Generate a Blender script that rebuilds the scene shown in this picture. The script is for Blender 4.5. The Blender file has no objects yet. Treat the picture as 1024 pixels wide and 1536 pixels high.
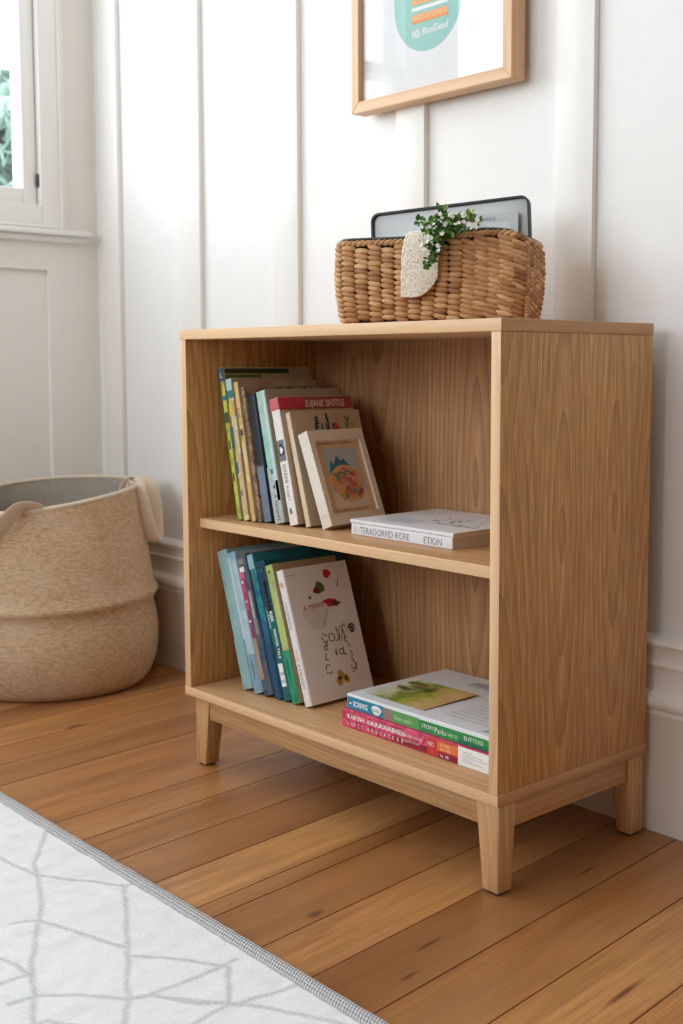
import bpy, bmesh, math, random
from mathutils import Vector, Matrix, noise
from math import sin, cos, pi, radians, sqrt, tan
random.seed(7)
scene = bpy.context.scene
COL = scene.collection

# ------------------------------------------------------------------ helpers
def lin(c):
    return c / 12.92 if c <= .04045 else ((c + .055) / 1.055) ** 2.4
def rgb(r, g, b):
    return (lin(r / 255), lin(g / 255), lin(b / 255), 1)

class N:
    """small node-tree helper"""
    def __init__(s, name):
        s.m = bpy.data.materials.new(name); s.m.use_nodes = True
        s.t = s.m.node_tree; s.b = s.t.nodes['Principled BSDF']
    def n(s, typ, **kw):
        nd = s.t.nodes.new(typ)
        for k, v in kw.items():
            if k.startswith('i_'): s.set(nd, k[2:], v)
            else: setattr(nd, k, v)
        return nd
    def set(s, nd, key, v):
        sock = nd.inputs[int(key)] if key.isdigit() else nd.inputs[key.replace('_', ' ')]
        if hasattr(v, 'is_output') or isinstance(v, bpy.types.NodeSocket): s.t.links.new(v, sock)
        else: sock.default_value = v
    def math(s, op, a, b=None, c=None):
        nd = s.n('ShaderNodeMath', operation=op); s.set(nd, '0', a)
        if b is not None: s.set(nd, '1', b)
        if c is not None: s.set(nd, '2', c)
        return nd.outputs[0]
    def mix(s, f, a, b, blend='MIX'):
        nd = s.n('ShaderNodeMix', data_type='RGBA', blend_type=blend)
        s.set(nd, '0', f); s.set(nd, '6', a); s.set(nd, '7', b); return nd.outputs[2]
    def ramp(s, f, stops):
        nd = s.n('ShaderNodeValToRGB'); s.set(nd, '0', f)
        e = nd.color_ramp.elements
        while len(e) < len(stops): e.new(.5)
        for x, (p, c) in zip(e, stops): x.position = p; x.color = c
        return nd.outputs[0]
    def noise(s, vec, scale, detail=3, rough=.5, dist=0):
        nd = s.n('ShaderNodeTexNoise'); s.set(nd, 'Vector', vec); s.set(nd, 'Scale', scale)
        s.set(nd, 'Detail', detail); s.set(nd, 'Roughness', rough); s.set(nd, 'Distortion', dist); return nd.outputs[0]
    def mapping(s, vec, sc=(1, 1, 1), loc=(0, 0, 0), rot=(0, 0, 0)):
        nd = s.n('ShaderNodeMapping'); s.set(nd, 'Vector', vec)
        nd.inputs['Scale'].default_value = sc; nd.inputs['Location'].default_value = loc; nd.inputs['Rotation'].default_value = rot
        return nd.outputs[0]
    def obj(s): return s.n('ShaderNodeTexCoord').outputs['Object']
    def out(s, color=None, rough=None, bump=None, bstr=.2, bdist=.001, **kw):
        if color is not None: s.set(s.b, 'Base Color', color)
        if rough is not None: s.set(s.b, 'Roughness', rough)
        if bump is not None:
            bn = s.n('ShaderNodeBump'); s.set(bn, 'Height', bump); s.set(bn, 'Strength', bstr); s.set(bn, 'Distance', bdist)
            s.set(s.b, 'Normal', bn.outputs[0])
        for k, v in kw.items(): s.set(s.b, k, v)
        return s.m

def plain(name, c, rough=.5, var=.06, scale=40, **kw):
    k = N(name); nz = k.noise(k.obj(), scale, 3)
    c2 = tuple(max(0, x * (1 - var * 2)) for x in c[:3]) + (1,)
    col = k.mix(nz, c2, c)
    return k.out(col, rough, nz, .05, .0005, **kw)

def patch(name, cols, scale=60, rough=.45, stretch=(1, 1, 1), seed=0):
    """printed picture-like patches of several inks"""
    k = N(name)
    v = k.mapping(k.obj(), stretch, (seed * 1.7, seed * .9, seed * 2.3))
    nz = k.noise(v, scale, 2, .55, .6)
    stops = [(.28 + .44 * i / max(1, len(cols) - 1), c) for i, c in enumerate(cols)]
    k.b.inputs['Specular IOR Level'].default_value = .4
    return k.out(k.ramp(nz, stops), rough)

def wood(name, along, light, mid, dark, rough=.45, seed=0, staves=None, freq=95, cath=.05, pore=.35, ringw=.42):
    """oak: growth rings cut lengthwise (arched figure) plus pores; along = grain axis; staves = board width across"""
    k = N(name); o = k.obj()
    sep = k.n('ShaderNodeSeparateXYZ'); k.set(sep, '0', o)
    ax = {'x': 0, 'y': 1, 'z': 2}
    L = sep.outputs[ax[along]]
    others = [a for a in 'xyz' if a != along]
    if along == 'z': U, W = sep.outputs[1], sep.outputs[0]
    else: U, W = sep.outputs[ax[others[0]]], sep.outputs[ax[others[1]]]
    if along == 'z': U = k.math('ADD', U, k.math('MULTIPLY', W, 1.0))
    else: U = k.math('ADD', U, W)
    if staves:
        cell = k.math('FLOOR', k.math('DIVIDE', k.math('ADD', U, 3.0 + seed * .037), staves))
        wn = k.n('ShaderNodeTexWhiteNoise', noise_dimensions='1D'); k.set(wn, 'W', cell)
        rnd = wn.outputs['Value']
        ctr = k.math('MULTIPLY', k.math('ADD', cell, k.math('MULTIPLY_ADD', rnd, .7, .15)), staves)
        u0 = k.math('SUBTRACT', k.math('ADD', U, 3.0 + seed * .037), ctr)
    else:
        u0 = k.math('ADD', U, .011 * seed); rnd = None
    Lr = k.math('ADD', L, seed * .37) if rnd is None else k.math('ADD', L, k.math('MULTIPLY', rnd, 9.0))
    cv = k.n('ShaderNodeCombineXYZ'); k.set(cv, '0', u0); k.set(cv, '1', k.math('MULTIPLY', Lr, cath * 3))
    warp = k.noise(k.mapping(cv.outputs[0], (14, 3, 1)), 1.0, 2, .5)
    cv2 = k.n('ShaderNodeCombineXYZ'); k.set(cv2, '0', u0)
    lw = k.math('PINGPONG', k.math('MULTIPLY', Lr, cath * 1.5), .06)
    k.set(cv2, '1', k.math('ADD', lw, .012))
    ln = k.n('ShaderNodeVectorMath', operation='LENGTH'); k.set(ln, '0', cv2.outputs[0])
    rad = k.math('ADD', ln.outputs['Value'], k.math('MULTIPLY', warp, .014))
    fr = k.math('FRACT', k.math('MULTIPLY', rad, freq))
    ring = k.math('POWER', fr, 2.2)
    pv = k.n('ShaderNodeCombineXYZ'); k.set(pv, '0', k.math('MULTIPLY', U, 420)); k.set(pv, '1', k.math('MULTIPLY', Lr, 14)); k.set(pv, '2', k.math('MULTIPLY', W, 60))
    pores = k.noise(pv.outputs[0], 1.0, 2, .6)
    pr = k.ramp(pores, [(.36, (0, 0, 0, 1)), (.6, (1, 1, 1, 1))])
    sv = k.n('ShaderNodeCombineXYZ'); k.set(sv, '0', k.math('MULTIPLY', U, 70)); k.set(sv, '1', k.math('MULTIPLY', Lr, 1.6)); k.set(sv, '2', k.math('MULTIPLY', W, 9))
    streak = k.noise(sv.outputs[0], 1.0, 4, .6)
    base = k.mix(k.ramp(streak, [(.3, (0, 0, 0, 1)), (.72, (1, 1, 1, 1))]), mid, light)
    c = k.mix(k.math('MULTIPLY', ring, ringw), base, dark)
    c = k.mix(k.math('MULTIPLY', k.math('SUBTRACT', 1.0, pr), pore), c, dark)
    if rnd is not None:
        hs = k.n('ShaderNodeHueSaturation'); k.set(hs, 'Color', c); k.set(hs, 'Value', k.math('MULTIPLY_ADD', rnd, .16, .92)); c = hs.outputs[0]
    return k.out(c, rough, pr, .12, .0004)

def poly_box(bm, x0, x1, y0, y1, z0, z1, bevel=0, seg=2, mat=0, taper=None):
    """axis box with optional bevel; taper = 8 corner offsets function"""
    vs = []
    for z in (z0, z1):
        for (x, y) in ((x0, y0), (x1, y0), (x1, y1), (x0, y1)):
            p = Vector((x, y, z))
            if taper: p = taper(p)
            vs.append(bm.verts.new(p))
    fs = [bm.faces.new([vs[i] for i in q]) for q in ((3, 2, 1, 0), (4, 5, 6, 7), (0, 1, 5, 4), (1, 2, 6, 5), (2, 3, 7, 6), (3, 0, 4, 7))]
    for f in fs: f.material_index = mat
    if bevel:
        es = list({e for f in fs for e in f.edges})
        r = bmesh.ops.bevel(bm, geom=es, offset=bevel, segments=seg, profile=.5, affect='EDGES')
        for f in r['faces']: f.material_index = mat
    return fs

def build(name, bm, mats, parent=None, loc=(0, 0, 0), smooth=None, kind=None):
    bmesh.ops.recalc_face_normals(bm, faces=bm.faces)
    me = bpy.data.meshes.new(name); bm.to_mesh(me); bm.free()
    if not isinstance(mats, (list, tuple)): mats = [mats]
    for m in mats: me.materials.append(m)
    if smooth is not None:
        for p in me.polygons: p.use_smooth = True
        if smooth < 180: me.set_sharp_from_angle(angle=radians(smooth))
    o = bpy.data.objects.new(name, me); COL.objects.link(o)
    o.location = loc
    if parent: o.parent = parent
    if kind: o['kind'] = kind
    return o

def tag(o, label, cat, group=None):
    o['label'] = label; o['category'] = cat
    if group: o['group'] = group
    return o

def empty(name, loc, label=None, cat=None, group=None, rot=(0, 0, 0)):
    o = bpy.data.objects.new(name, None); COL.objects.link(o)
    o.empty_display_size = .02; o.location = loc; o.rotation_euler = rot
    if label: tag(o, label, cat, group)
    return o

def box_obj(name, d, m, parent=None, bevel=.0015, kind=None, loc=(0, 0, 0)):
    bm = bmesh.new(); poly_box(bm, *d, bevel=bevel)
    return build(name, bm, m, parent, loc, smooth=40, kind=kind)

def tube(bm, pts, r, seg=8, mat=0, closed=False, flat=None):
    pts = [Vector(p) for p in pts]; n = len(pts); rings = []
    prev = None
    for i, p in enumerate(pts):
        if closed: d = pts[(i + 1) % n] - pts[i - 1]
        else: d = pts[min(i + 1, n - 1)] - pts[max(i - 1, 0)]
        d.normalize()
        if prev is None:
            a = Vector((0, 0, 1)) if abs(d.z) < .9 else Vector((1, 0, 0))
            u = d.cross(a).normalized()
        else:
            u = (prev - d * prev.dot(d)).normalized()
        prev = u; v = d.cross(u)
        rr = r[i] if isinstance(r, (list, tuple)) else r
        fl = flat if flat else 1
        rings.append([bm.verts.new(p + u * cos(2 * pi * k / seg) * rr + v * sin(2 * pi * k / seg) * rr * fl) for k in range(seg)])
    for i in range(n if closed else n - 1):
        a, b = rings[i], rings[(i + 1) % n]
        for k in range(seg):
            f = bm.faces.new((a[k], a[(k + 1) % seg], b[(k + 1) % seg], b[k])); f.material_index = mat
    if not closed:
        bm.faces.new(rings[0][::-1]).material_index = mat; bm.faces.new(rings[-1]).material_index = mat

class Ink:
    """flat printed marks on a face given by an origin and two in-plane axes"""
    def __init__(s, o, u, v, lift=.00025):
        s.o, s.u, s.v = Vector(o), Vector(u).normalized(), Vector(v).normalized()
        s.nrm = s.u.cross(s.v); s.lift = lift; s.bm = bmesh.new()
    def p(s, a, b, l=0): return s.o + s.u * a + s.v * b + s.nrm * (s.lift + l)
    def poly(s, pts, mat=0, l=0):
        f = s.bm.faces.new([s.bm.verts.new(s.p(a, b, l)) for a, b in pts]); f.material_index = mat
    def rect(s, a0, b0, a1, b1, mat=0, l=0): s.poly([(a0, b0), (a1, b0), (a1, b1), (a0, b1)], mat, l)
    def blob(s, a, b, ra, rb, mat=0, l=0, wob=.15, n=22, rot=0):
        ph = random.random() * 9
        pts = []
        for i in range(n):
            t = 2 * pi * i / n; k = 1 + wob * sin(3 * t + ph) * .6 + wob * sin(5 * t + ph * 2) * .4
            x, y = ra * k * cos(t), rb * k * sin(t)
            pts.append((a + x * cos(rot) - y * sin(rot), b + x * sin(rot) + y * cos(rot)))
        s.poly(pts, mat, l)
    def stroke(s, pts, w, mat=0, l=0):
        for (a0, b0), (a1, b1) in zip(pts, pts[1:]):
            d = Vector((a1 - a0, b1 - b0)); L = d.length
            if L < 1e-7: continue
            d /= L; n = Vector((-d.y, d.x)) * w / 2; e = d * w * .3
            s.poly([(a0 - e.x - n.x, b0 - e.y - n.y), (a1 + e.x - n.x, b1 + e.y - n.y), (a1 + e.x + n.x, b1 + e.y + n.y), (a0 - e.x + n.x, b0 - e.y + n.y)], mat, l)
    def text(s, txt, a, b, size, mat=0, rot=0, l=0, sx=1.0, bold=0.0):
        cu = bpy.data.curves.new('lettering', 'FONT'); cu.body = txt; cu.size = size; cu.offset = bold
        cu.resolution_u = 2
        ob = bpy.data.objects.new('lettering', cu); COL.objects.link(ob)
        dg = bpy.context.evaluated_depsgraph_get(); dg.update()
        me = bpy.data.meshes.new_from_object(ob.evaluated_get(dg))
        bpy.data.objects.remove(ob); bpy.data.curves.remove(cu)
        idx = []
        for v in me.vertices:
            x, y = v.co.x * sx, v.co.y
            idx.append(s.bm.verts.new(s.p(a + x * cos(rot) - y * sin(rot), b + x * sin(rot) + y * cos(rot), l)))
        for p in me.polygons:
            try: s.bm.faces.new([idx[i] for i in p.vertices]).material_index = mat
            except ValueError: pass
        bpy.data.meshes.remove(me)
    def done(s, name, mats, parent):
        me = bpy.data.meshes.new(name); s.bm.to_mesh(me); s.bm.free()
        for m in (mats if isinstance(mats, (list, tuple)) else [mats]): me.materials.append(m)
        o = bpy.data.objects.new(name, me); COL.objects.link(o); o.parent = parent
        return o

# ------------------------------------------------------------------ materials
WHITE = rgb(240, 239, 236)
k = N('white_paint'); nz = k.noise(k.obj(), 30, 4)
M_wall = k.out(k.mix(nz, rgb(228, 227, 225), rgb(233, 232, 230)), .42, nz, .04, .0006)
k = N('white_trim_paint'); nz = k.noise(k.obj(), 60, 3)
M_trim = k.out(k.mix(nz, rgb(232, 230, 226), rgb(236, 234, 231)), .32, nz, .03, .0004)
k = N('warm_white_paint'); nz = k.noise(k.obj(), 30, 4)
M_wallw = k.out(k.mix(nz, rgb(230, 226, 219), rgb(235, 231, 224)), .42, nz, .04, .0006)
M_ceil = plain('ceiling_paint', rgb(240, 239, 236), .7, .01)
OL, OM, OD = rgb(222, 174, 112), rgb(202, 150, 90), rgb(138, 92, 48)
M_side = wood('oak_side', 'z', OL, OM, OD, .45, 3, staves=.11, freq=95, pore=.55, ringw=.52)
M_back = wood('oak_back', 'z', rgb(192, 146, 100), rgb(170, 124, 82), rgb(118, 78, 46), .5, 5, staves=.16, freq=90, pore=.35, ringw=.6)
M_top = wood('oak_top', 'x', rgb(222, 184, 140), rgb(206, 163, 118), rgb(168, 122, 80), .42, 1, freq=60, pore=.25)
M_shelf = wood('oak_shelf', 'x', rgb(214, 172, 126), rgb(197, 152, 106), rgb(158, 112, 70), .4, 2, freq=60, pore=.25)
M_bottom = wood('oak_bottom', 'x', rgb(214, 172, 126), rgb(198, 153, 107), rgb(158, 112, 70), .38, 4, freq=60, pore=.25)
M_apron = wood('oak_apron', 'x', rgb(206, 166, 118), rgb(182, 140, 95), rgb(128, 92, 58), .45, 9, freq=120, pore=.3, cath=.12)
M_aprony = wood('oak_side_apron', 'y', rgb(206, 162, 114), rgb(186, 140, 94), rgb(140, 98, 60), .45, 8, freq=90, pore=.3)
M_leg = wood('oak_leg', 'z', rgb(214, 174, 126), rgb(196, 152, 104), rgb(156, 112, 70), .45, 6, freq=90, pore=.3)
M_frame_oak = wood('pale_oak_frame', 'x', rgb(226, 190, 150), rgb(214, 174, 132), rgb(186, 143, 102), .45, 2, freq=50, pore=.15)
M_frame_oakz = wood('pale_oak_frame_upright', 'z', rgb(226, 190, 150), rgb(214, 174, 132), rgb(186, 143, 102), .45, 2, freq=50, pore=.15)
M_page = plain('book_pages', rgb(226, 216, 198), .8, .08, 300)
M_page_grey = plain('grey_page_edges', rgb(216, 218, 224), .8, .1, 400)
M_inkdark = plain('dark_ink', rgb(48, 50, 58), .5, .02)
M_inkgrey = plain('grey_ink', rgb(112, 118, 128), .5, .02)
M_inkwhite = plain('white_ink', rgb(236, 236, 234), .5, .01)
M_inkred = plain('red_ink', rgb(196, 40, 52), .45, .05)
M_inkgreen = plain('green_ink', rgb(92, 122, 46), .5, .1)
M_inkteal = plain('teal_ink', rgb(46, 128, 138), .5, .1)
M_inkorange = plain('orange_ink', rgb(240, 164, 92), .5, .1)
M_inkyel = plain('mustard_ink', rgb(196, 158, 60), .5, .15)
M_inkpink = plain('pink_ink', rgb(226, 120, 140), .5, .1)
M_inkblack = plain('black_ink', rgb(30, 28, 30), .5, .02)

# glass (clear, thin: transparent to light with a mirror share)
def glass(name, ior=1.45, tint=(1, 1, 1, 1)):
    k = N(name); t = k.t
    tr = k.n('ShaderNodeBsdfTransparent'); tr.inputs[0].default_value = tint
    gl = k.n('ShaderNodeBsdfGlossy'); gl.inputs['Roughness'].default_value = .01
    ge = k.n('ShaderNodeNewGeometry'); dt = k.n('ShaderNodeVectorMath', operation='DOT_PRODUCT')
    k.set(dt, '0', ge.outputs['Normal']); k.set(dt, '1', ge.outputs['Incoming'])
    f0 = ((ior - 1) / (ior + 1)) ** 2
    sch = k.math('POWER', k.math('SUBTRACT', 1.0, k.math('ABSOLUTE', dt.outputs['Value'])), 5.0)
    mx = k.n('ShaderNodeMixShader'); k.set(mx, '0', k.math('MULTIPLY_ADD', sch, 1 - f0, f0)); k.set(mx, '1', tr.outputs[0]); k.set(mx, '2', gl.outputs[0])
    k.t.links.new(mx.outputs[0], k.t.nodes['Material Output'].inputs[0])
    return k.m
M_glass = glass('window_glass')
M_picglass = glass('picture_glass', 1.5)

# ------------------------------------------------------------------ room shell
YW, XL, XR, YF, ZC = .385, -1.765, 2.3, -3.0, 2.7
# floor: boards running towards the back wall, each board its own strip with a shared dark gap below
seams = []
for a, b in (((-.8871, -.3048), (-.927, .1063)), ((-.9972, -.2641), (-1.0232, .035)), ((-.6815, -.3014), (-.70, .1)),
             ((-.5766, -.3136), (-.606, .0555)), ((-.4696, -.3149), (-.492, -.05)), ((-.363, -.3168), (-.4005, .1095)),
             ((-.2582, -.3152), (-.2955, .1314)), ((-.225, -.2281), (-.2574, .1349)), ((-.1118, -.3123), (-.1437, .1188)),
             ((-.0077, -.3156), (-.037, .05)), ((.1061, -.3158), (.0492, .3382)), ((.2067, -.2399), (.1733, .1922))):
    seams.append((a[0] + (a[0] - b[0]) / (a[1] - b[1]) * (0 - a[1])))   # x where the seam crosses y = 0
SL = -.078
seams = sorted(seams)
x = seams[-1]
for w in (.118, .094, .112, .104) * 6:
    x += w; seams.append(x)
    if x > 3: break
x = seams[0]
for w in (.098, .112, .105, .09) * 4:
    x -= w; seams.insert(0, x)
    if x < -2.4: break
bm = bmesh.new(); cl = bm.loops.layers.float_color.new('board')
def lx(x0, y): return x0 + SL * y
ends = {}
G = .0011
def clipx(v): return max(XL - .05, min(XR + .05, v))
for i, (a, b) in enumerate(zip(seams, seams[1:])):
    rnd = random.Random(i * 13 + 5)
    ys = [YF - .05]; y = YF - .05 + rnd.uniform(.4, 1.6)
    special = a < -.19 < b
    while y < YW:
        if not (-.6 < y < YW): ys.append(y)
        y += rnd.uniform(1.1, 1.9)
    if abs((a + b) / 2 + .20) < .06 and (b - a) > .06: ys.append(.05)
    ys.append(YW)
    for y0, y1 in zip(ys, ys[1:]):
        c = (rnd.random(), rnd.random(), rnd.random(), 1)
        e0, e1 = y0 + G * .6, y1 - G * .6
        q = [(lx(a, e0) + G, e0), (lx(b, e0) - G, e0), (lx(b, e1) - G, e1), (lx(a, e1) + G, e1)]
        if max(p[0] for p in q) < XL - .05 or min(p[0] for p in q) > XR + .05: continue
        top = [bm.verts.new((clipx(px), py, 0)) for px, py in q]; bot = [bm.verts.new((clipx(px), py, -.008)) for px, py in q]
        fs = [bm.faces.new(top)] + [bm.faces.new((top[j], bot[j], bot[(j + 1) % 4], top[(j + 1) % 4])) for j in range(4)]
        for f in fs:
            for l in f.loops: l[cl] = c
vs = [bm.verts.new(p) for p in ((XL - .05, YF - .05, -.008), (XR + .05, YF - .05, -.008), (XR + .05, YW, -.008), (XL - .05, YW, -.008))]
f = bm.faces.new(vs)
for l in f.loops: l[cl] = (0, 0, 0, 1)
k = N('floorboards'); o = k.obj()
at = k.n('ShaderNodeAttribute', attribute_name='board'); sp = k.n('ShaderNodeSeparateColor'); k.set(sp, '0', at.outputs['Color'])
R1, R2, R3 = sp.outputs
sx = k.n('ShaderNodeSeparateXYZ'); k.set(sx, '0', o)
U = k.math('ADD', sx.outputs[0], k.math('MULTIPLY', sx.outputs[1], -SL)); V = sx.outputs[1]
cv = k.n('ShaderNodeCombineXYZ'); k.set(cv, '0', k.math('MULTIPLY', U, 26)); k.set(cv, '1', k.math('MULTIPLY', V, 1.5)); k.set(cv, '2', k.math('MULTIPLY', R1, 37))
fig = k.noise(cv.outputs[0], 1.0, 5, .62, .8)
cv2 = k.n('ShaderNodeCombineXYZ'); k.set(cv2, '0', k.math('MULTIPLY', U, 330)); k.set(cv2, '1', k.math('MULTIPLY', V, 9)); k.set(cv2, '2', k.math('MULTIPLY', R1, 11))
fine = k.noise(cv2.outputs[0], 1.0, 3, .6)
cv3 = k.n('ShaderNodeCombineXYZ'); k.set(cv3, '0', k.math('MULTIPLY', U, 7)); k.set(cv3, '1', k.math('MULTIPLY', V, .8)); k.set(cv3, '2', k.math('MULTIPLY', R2, 19))
broad = k.noise(cv3.outputs[0], 1.0, 2, .5)
c = k.ramp(R2, [(0, rgb(132, 82, 44)), (.3, rgb(162, 106, 58)), (.65, rgb(186, 128, 74)), (1, rgb(200, 144, 88))])
c = k.mix(k.ramp(fig, [(.42, (0, 0, 0, 1)), (.78, (.85, .85, .85, 1))]), c, rgb(112, 66, 34))
c = k.mix(k.ramp(fine, [(.45, (0, 0, 0, 1)), (.8, (.7, .7, .7, 1))]), c, rgb(104, 66, 38))
c = k.mix(k.ramp(broad, [(.4, (0, 0, 0, 1)), (.75, (.45, .45, .45, 1))]), c, rgb(206, 156, 102))
# a few knots, each a dark long oval
for (kx, ky, ru, rv) in ((.0698, -.2343, .005, .022), (.03, -.16, .004, .03), (.2709, -.0763, .006, .05), (-.1346, -.214, .011, .018), (-1.1227, -.0457, .012, .03), (.0277, .1642, .004, .03)):
    du = k.math('DIVIDE', k.math('SUBTRACT', U, kx - SL * ky), ru); dv = k.math('DIVIDE', k.math('SUBTRACT', V, ky), rv)
    d = k.math('SQRT', k.math('ADD', k.math('MULTIPLY', du, du), k.math('MULTIPLY', dv, dv)))
    d = k.math('ADD', d, k.math('MULTIPLY', k.math('SUBTRACT', fig, .5), 1.4))
    c = k.mix(k.ramp(d, [(.25, (.85, .85, .85, 1)), (1.0, (0, 0, 0, 1))]), c, rgb(92, 52, 28))
rough = k.math('MULTIPLY_ADD', fine, .14, .27)
M_floor = k.out(c, rough, k.math('ADD', k.math('MULTIPLY', fine, .6), fig), .10, .0006)
build('floor', bm, M_floor, kind='structure')

# back wall, battens, skirting
bm = bmesh.new(); poly_box(bm, XL - .14, XR + .1, YW, YW + .12, 0, ZC)
build('wall_back', bm, M_wall, kind='structure')
BAT = [(-1.723, -1.636), (-1.355, -1.272), (-.994, -.909), (-.608, -.532), (-.222, -.143), (.165, .245), (.55, .63), (.935, 1.015), (1.32, 1.40), (1.705, 1.785)]
for i, (a, b) in enumerate(BAT):
    bm = bmesh.new(); poly_box(bm, a, b, YW - .0125, YW, .31, ZC, bevel=.0012)
    build('trim_%d' % (i + 1), bm, M_trim, smooth=40, kind='structure')
PROF = [(0, 0), (-.026, 0), (-.026, .186), (-.0285, .190), (-.0285, .194), (-.0255, .197), (-.030, .199), (-.034, .204), (-.0345, .210), (-.033, .216), (-.029, .222), (-.0215, .226),
        (-.019, .232), (-.018, .258), (-.019, .2635), (-.0235, .2655), (-.0245, .269), (-.0225, .2725), (-.0205, .274), (-.0205, .293), (-.0225, .296), (-.025, .298), (-.026, .301), (-.025, .304), (-.021, .306), (0, .312)]
def skirting(name, p0, p1, nrm):
    bm = bmesh.new(); p0, p1, nrm = Vector(p0), Vector(p1), Vector(nrm)
    A = [bm.verts.new(p0 + nrm * -d + Vector((0, 0, z))) for d, z in PROF]; B = [bm.verts.new(p1 + nrm * -d + Vector((0, 0, z))) for d, z in PROF]
    n = len(PROF)
    for i in range(n): bm.faces.new((A[i], A[(i + 1) % n], B[(i + 1) % n], B[i]))
    bm.faces.new(A); bm.faces.new(B[::-1])
    build(name, bm, M_trim, smooth=50, kind='structure')
skirting('baseboard_back', (XL, YW, 0), (XR, YW, 0), (0, -1, 0))
skirting('baseboard_left', (XL, YF, 0), (XL, YW - .03, 0), (1, 0, 0))
# left wall with two tall windows, a wainscot panel below the sill
W1 = (-.78, .2235); W2 = (-2.25, -1.02); WZ = (1.135, 2.38)
bm = bmesh.new()
xo = XL - .14
poly_box(bm, xo, XL, W1[1], YW, 0.975, ZC)
poly_box(bm, xo, XL, YF, YW, WZ[1], ZC)
poly_box(bm, xo, XL, W2[1], W1[0], .975, WZ[1])
poly_box(bm, xo, XL, YF, W2[0], .975, WZ[1])
poly_box(bm, xo, XL, W1[0], W1[1], .975, WZ[0])
poly_box(bm, xo, XL, W2[0], W2[1], .975, WZ[0])
poly_box(bm, xo, XL - .012, YF, YW, 0, .976)
for a, b in ((.2437, YW), (-.98, -.86), (YF, -2.3)):
    poly_box(bm, XL - .013, XL, a, b, 0, .976, bevel=.001)
poly_box(bm, XL - .013, XL, YF, YW, 0, .33)
build('wall_left', bm, M_wallw, kind='structure')
k = N('green_bushes_leaf'); M_leafout = k.out(k.ramp(k.noise(k.obj(), 6, 4), [(.3, rgb(96, 120, 108)), (.7, rgb(132, 154, 142))]), .8)
wi = 0
for (ya, yb) in (W1, W2):
    wi += 1
    root = empty('window_%d' % wi, (XL, (ya + yb) / 2, WZ[0])); root['kind'] = 'structure'
    L = (-XL, -(ya + yb) / 2, -WZ[0])
    bm = bmesh.new()
    def fr(x0, x1, e0, e1, bev=.002):     # rectangular ring e0 (inner) to e1 (outer) around the opening
        for (a, b, c, d) in ((ya - e1, ya - e0, WZ[0] - e1, WZ[1] + e1), (yb + e0, yb + e1, WZ[0] - e1, WZ[1] + e1), (ya - e0, yb + e0, WZ[1] + e0, WZ[1] + e1), (ya - e0, yb + e0, WZ[0] - e1, WZ[0] - e0)):
            poly_box(bm, x0, x1, a, b, c, d, bevel=bev)
    fr(XL - .002, XL + .016, .0, .050)
    fr(XL - .002, XL + .021, .050, .0575)
    poly_box(bm, XL - .002, XL + .009, yb + .0575, yb + .072, WZ[0] - .06, WZ[1] + .07, bevel=.002)
    o = build('casing', bm, M_trim, root, L, smooth=40)
    bm = bmesh.new()
    poly_box(bm, XL - .002, XL + .042, ya - .12, min(yb + .1245, .348), WZ[0] - .0745, WZ[0] - .0605, bevel=.004)
    poly_box(bm, XL - .002, XL + .022, ya - .11, min(yb + .115, .340), WZ[0] - .090, WZ[0] - .0745, bevel=.003)
    build('sill', bm, M_trim, root, L, smooth=40)
    bm = bmesh.new()
    S0, S1 = XL - .045, XL - .003
    zm = 1.655
    g = .003
    for (z0, z1, x0, x1) in ((WZ[0] + .001, zm + .02, S0, S1), (zm - .02, WZ[1] - .002, S0 - .04, S1 - .042)):
        poly_box(bm, x0, x1, yb - g - .036, yb - g, z0, z1, bevel=.002)
        poly_box(bm, x0, x1, ya + g, ya + g + .036, z0, z1, bevel=.002)
        poly_box(bm, x0, x1, ya + g + .0361, yb - g - .0361, z0, z0 + .038, bevel=.002)
        poly_box(bm, x0, x1, ya + g + .0361, yb - g - .0361, z1 - .036, z1, bevel=.002)
    build('sash', bm, M_trim, root, L, smooth=40)
    bm = bmesh.new()
    poly_box(bm, XL - .04, XL - .036, ya + .03, yb - .03, WZ[0] + .03, zm)
    poly_box(bm, XL - .08, XL - .076, ya + .03, yb - .03, zm, WZ[1] - .03)
    build('pane', bm, M_glass, root, L)
    if wi == 1:
        bm = bmesh.new()
        tube(bm, [(XL + .001, yb - .002, z) for z in (1.178, 1.185, 1.205, 1.212)], [.002, .005, .005, .002], 8)
        build('catch', bm, plain('dark_metal', rgb(70, 66, 62), .4), root, L, smooth=40)
# remaining shell: front wall with an unseen window added for front light, right wall, ceiling
W3 = (-1.6, .45, .95, 2.4)
bm = bmesh.new()
poly_box(bm, XL - .14, W3[0], YF - .12, YF, 0, ZC); poly_box(bm, W3[1], XR + .1, YF - .12, YF, 0, ZC)
poly_box(bm, W3[0], W3[1], YF - .12, YF, 0, W3[2]); poly_box(bm, W3[0], W3[1], YF - .12, YF, W3[3], ZC)
M_taupe = plain('taupe_paint', rgb(176, 156, 134), .6, .02)
build('wall_front', bm, M_taupe, kind='structure')
bm = bmesh.new()
for i in range(4):
    xx = W3[0] + (W3[1] - W3[0]) * i / 3
    poly_box(bm, xx - .03 + (.03 if i == 0 else -.03 if i == 3 else 0), xx + .03 + (.03 if i == 0 else -.03 if i == 3 else 0), YF - .08, YF - .03, W3[2], W3[3])
poly_box(bm, W3[0], W3[1], YF - .08, YF - .03, W3[2], W3[2] + .05); poly_box(bm, W3[0], W3[1], YF - .08, YF - .03, W3[3] - .05, W3[3])
o3 = build('window_3', bm, M_trim, kind='structure')
bm = bmesh.new(); poly_box(bm, W3[0], W3[1], YF - .058, YF - .054, W3[2], W3[3]); build('pane', bm, M_glass, o3)
bm = bmesh.new(); poly_box(bm, XR, XR + .1, YF, YW, 0, ZC); build('wall_right', bm, M_taupe, kind='structure')
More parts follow.
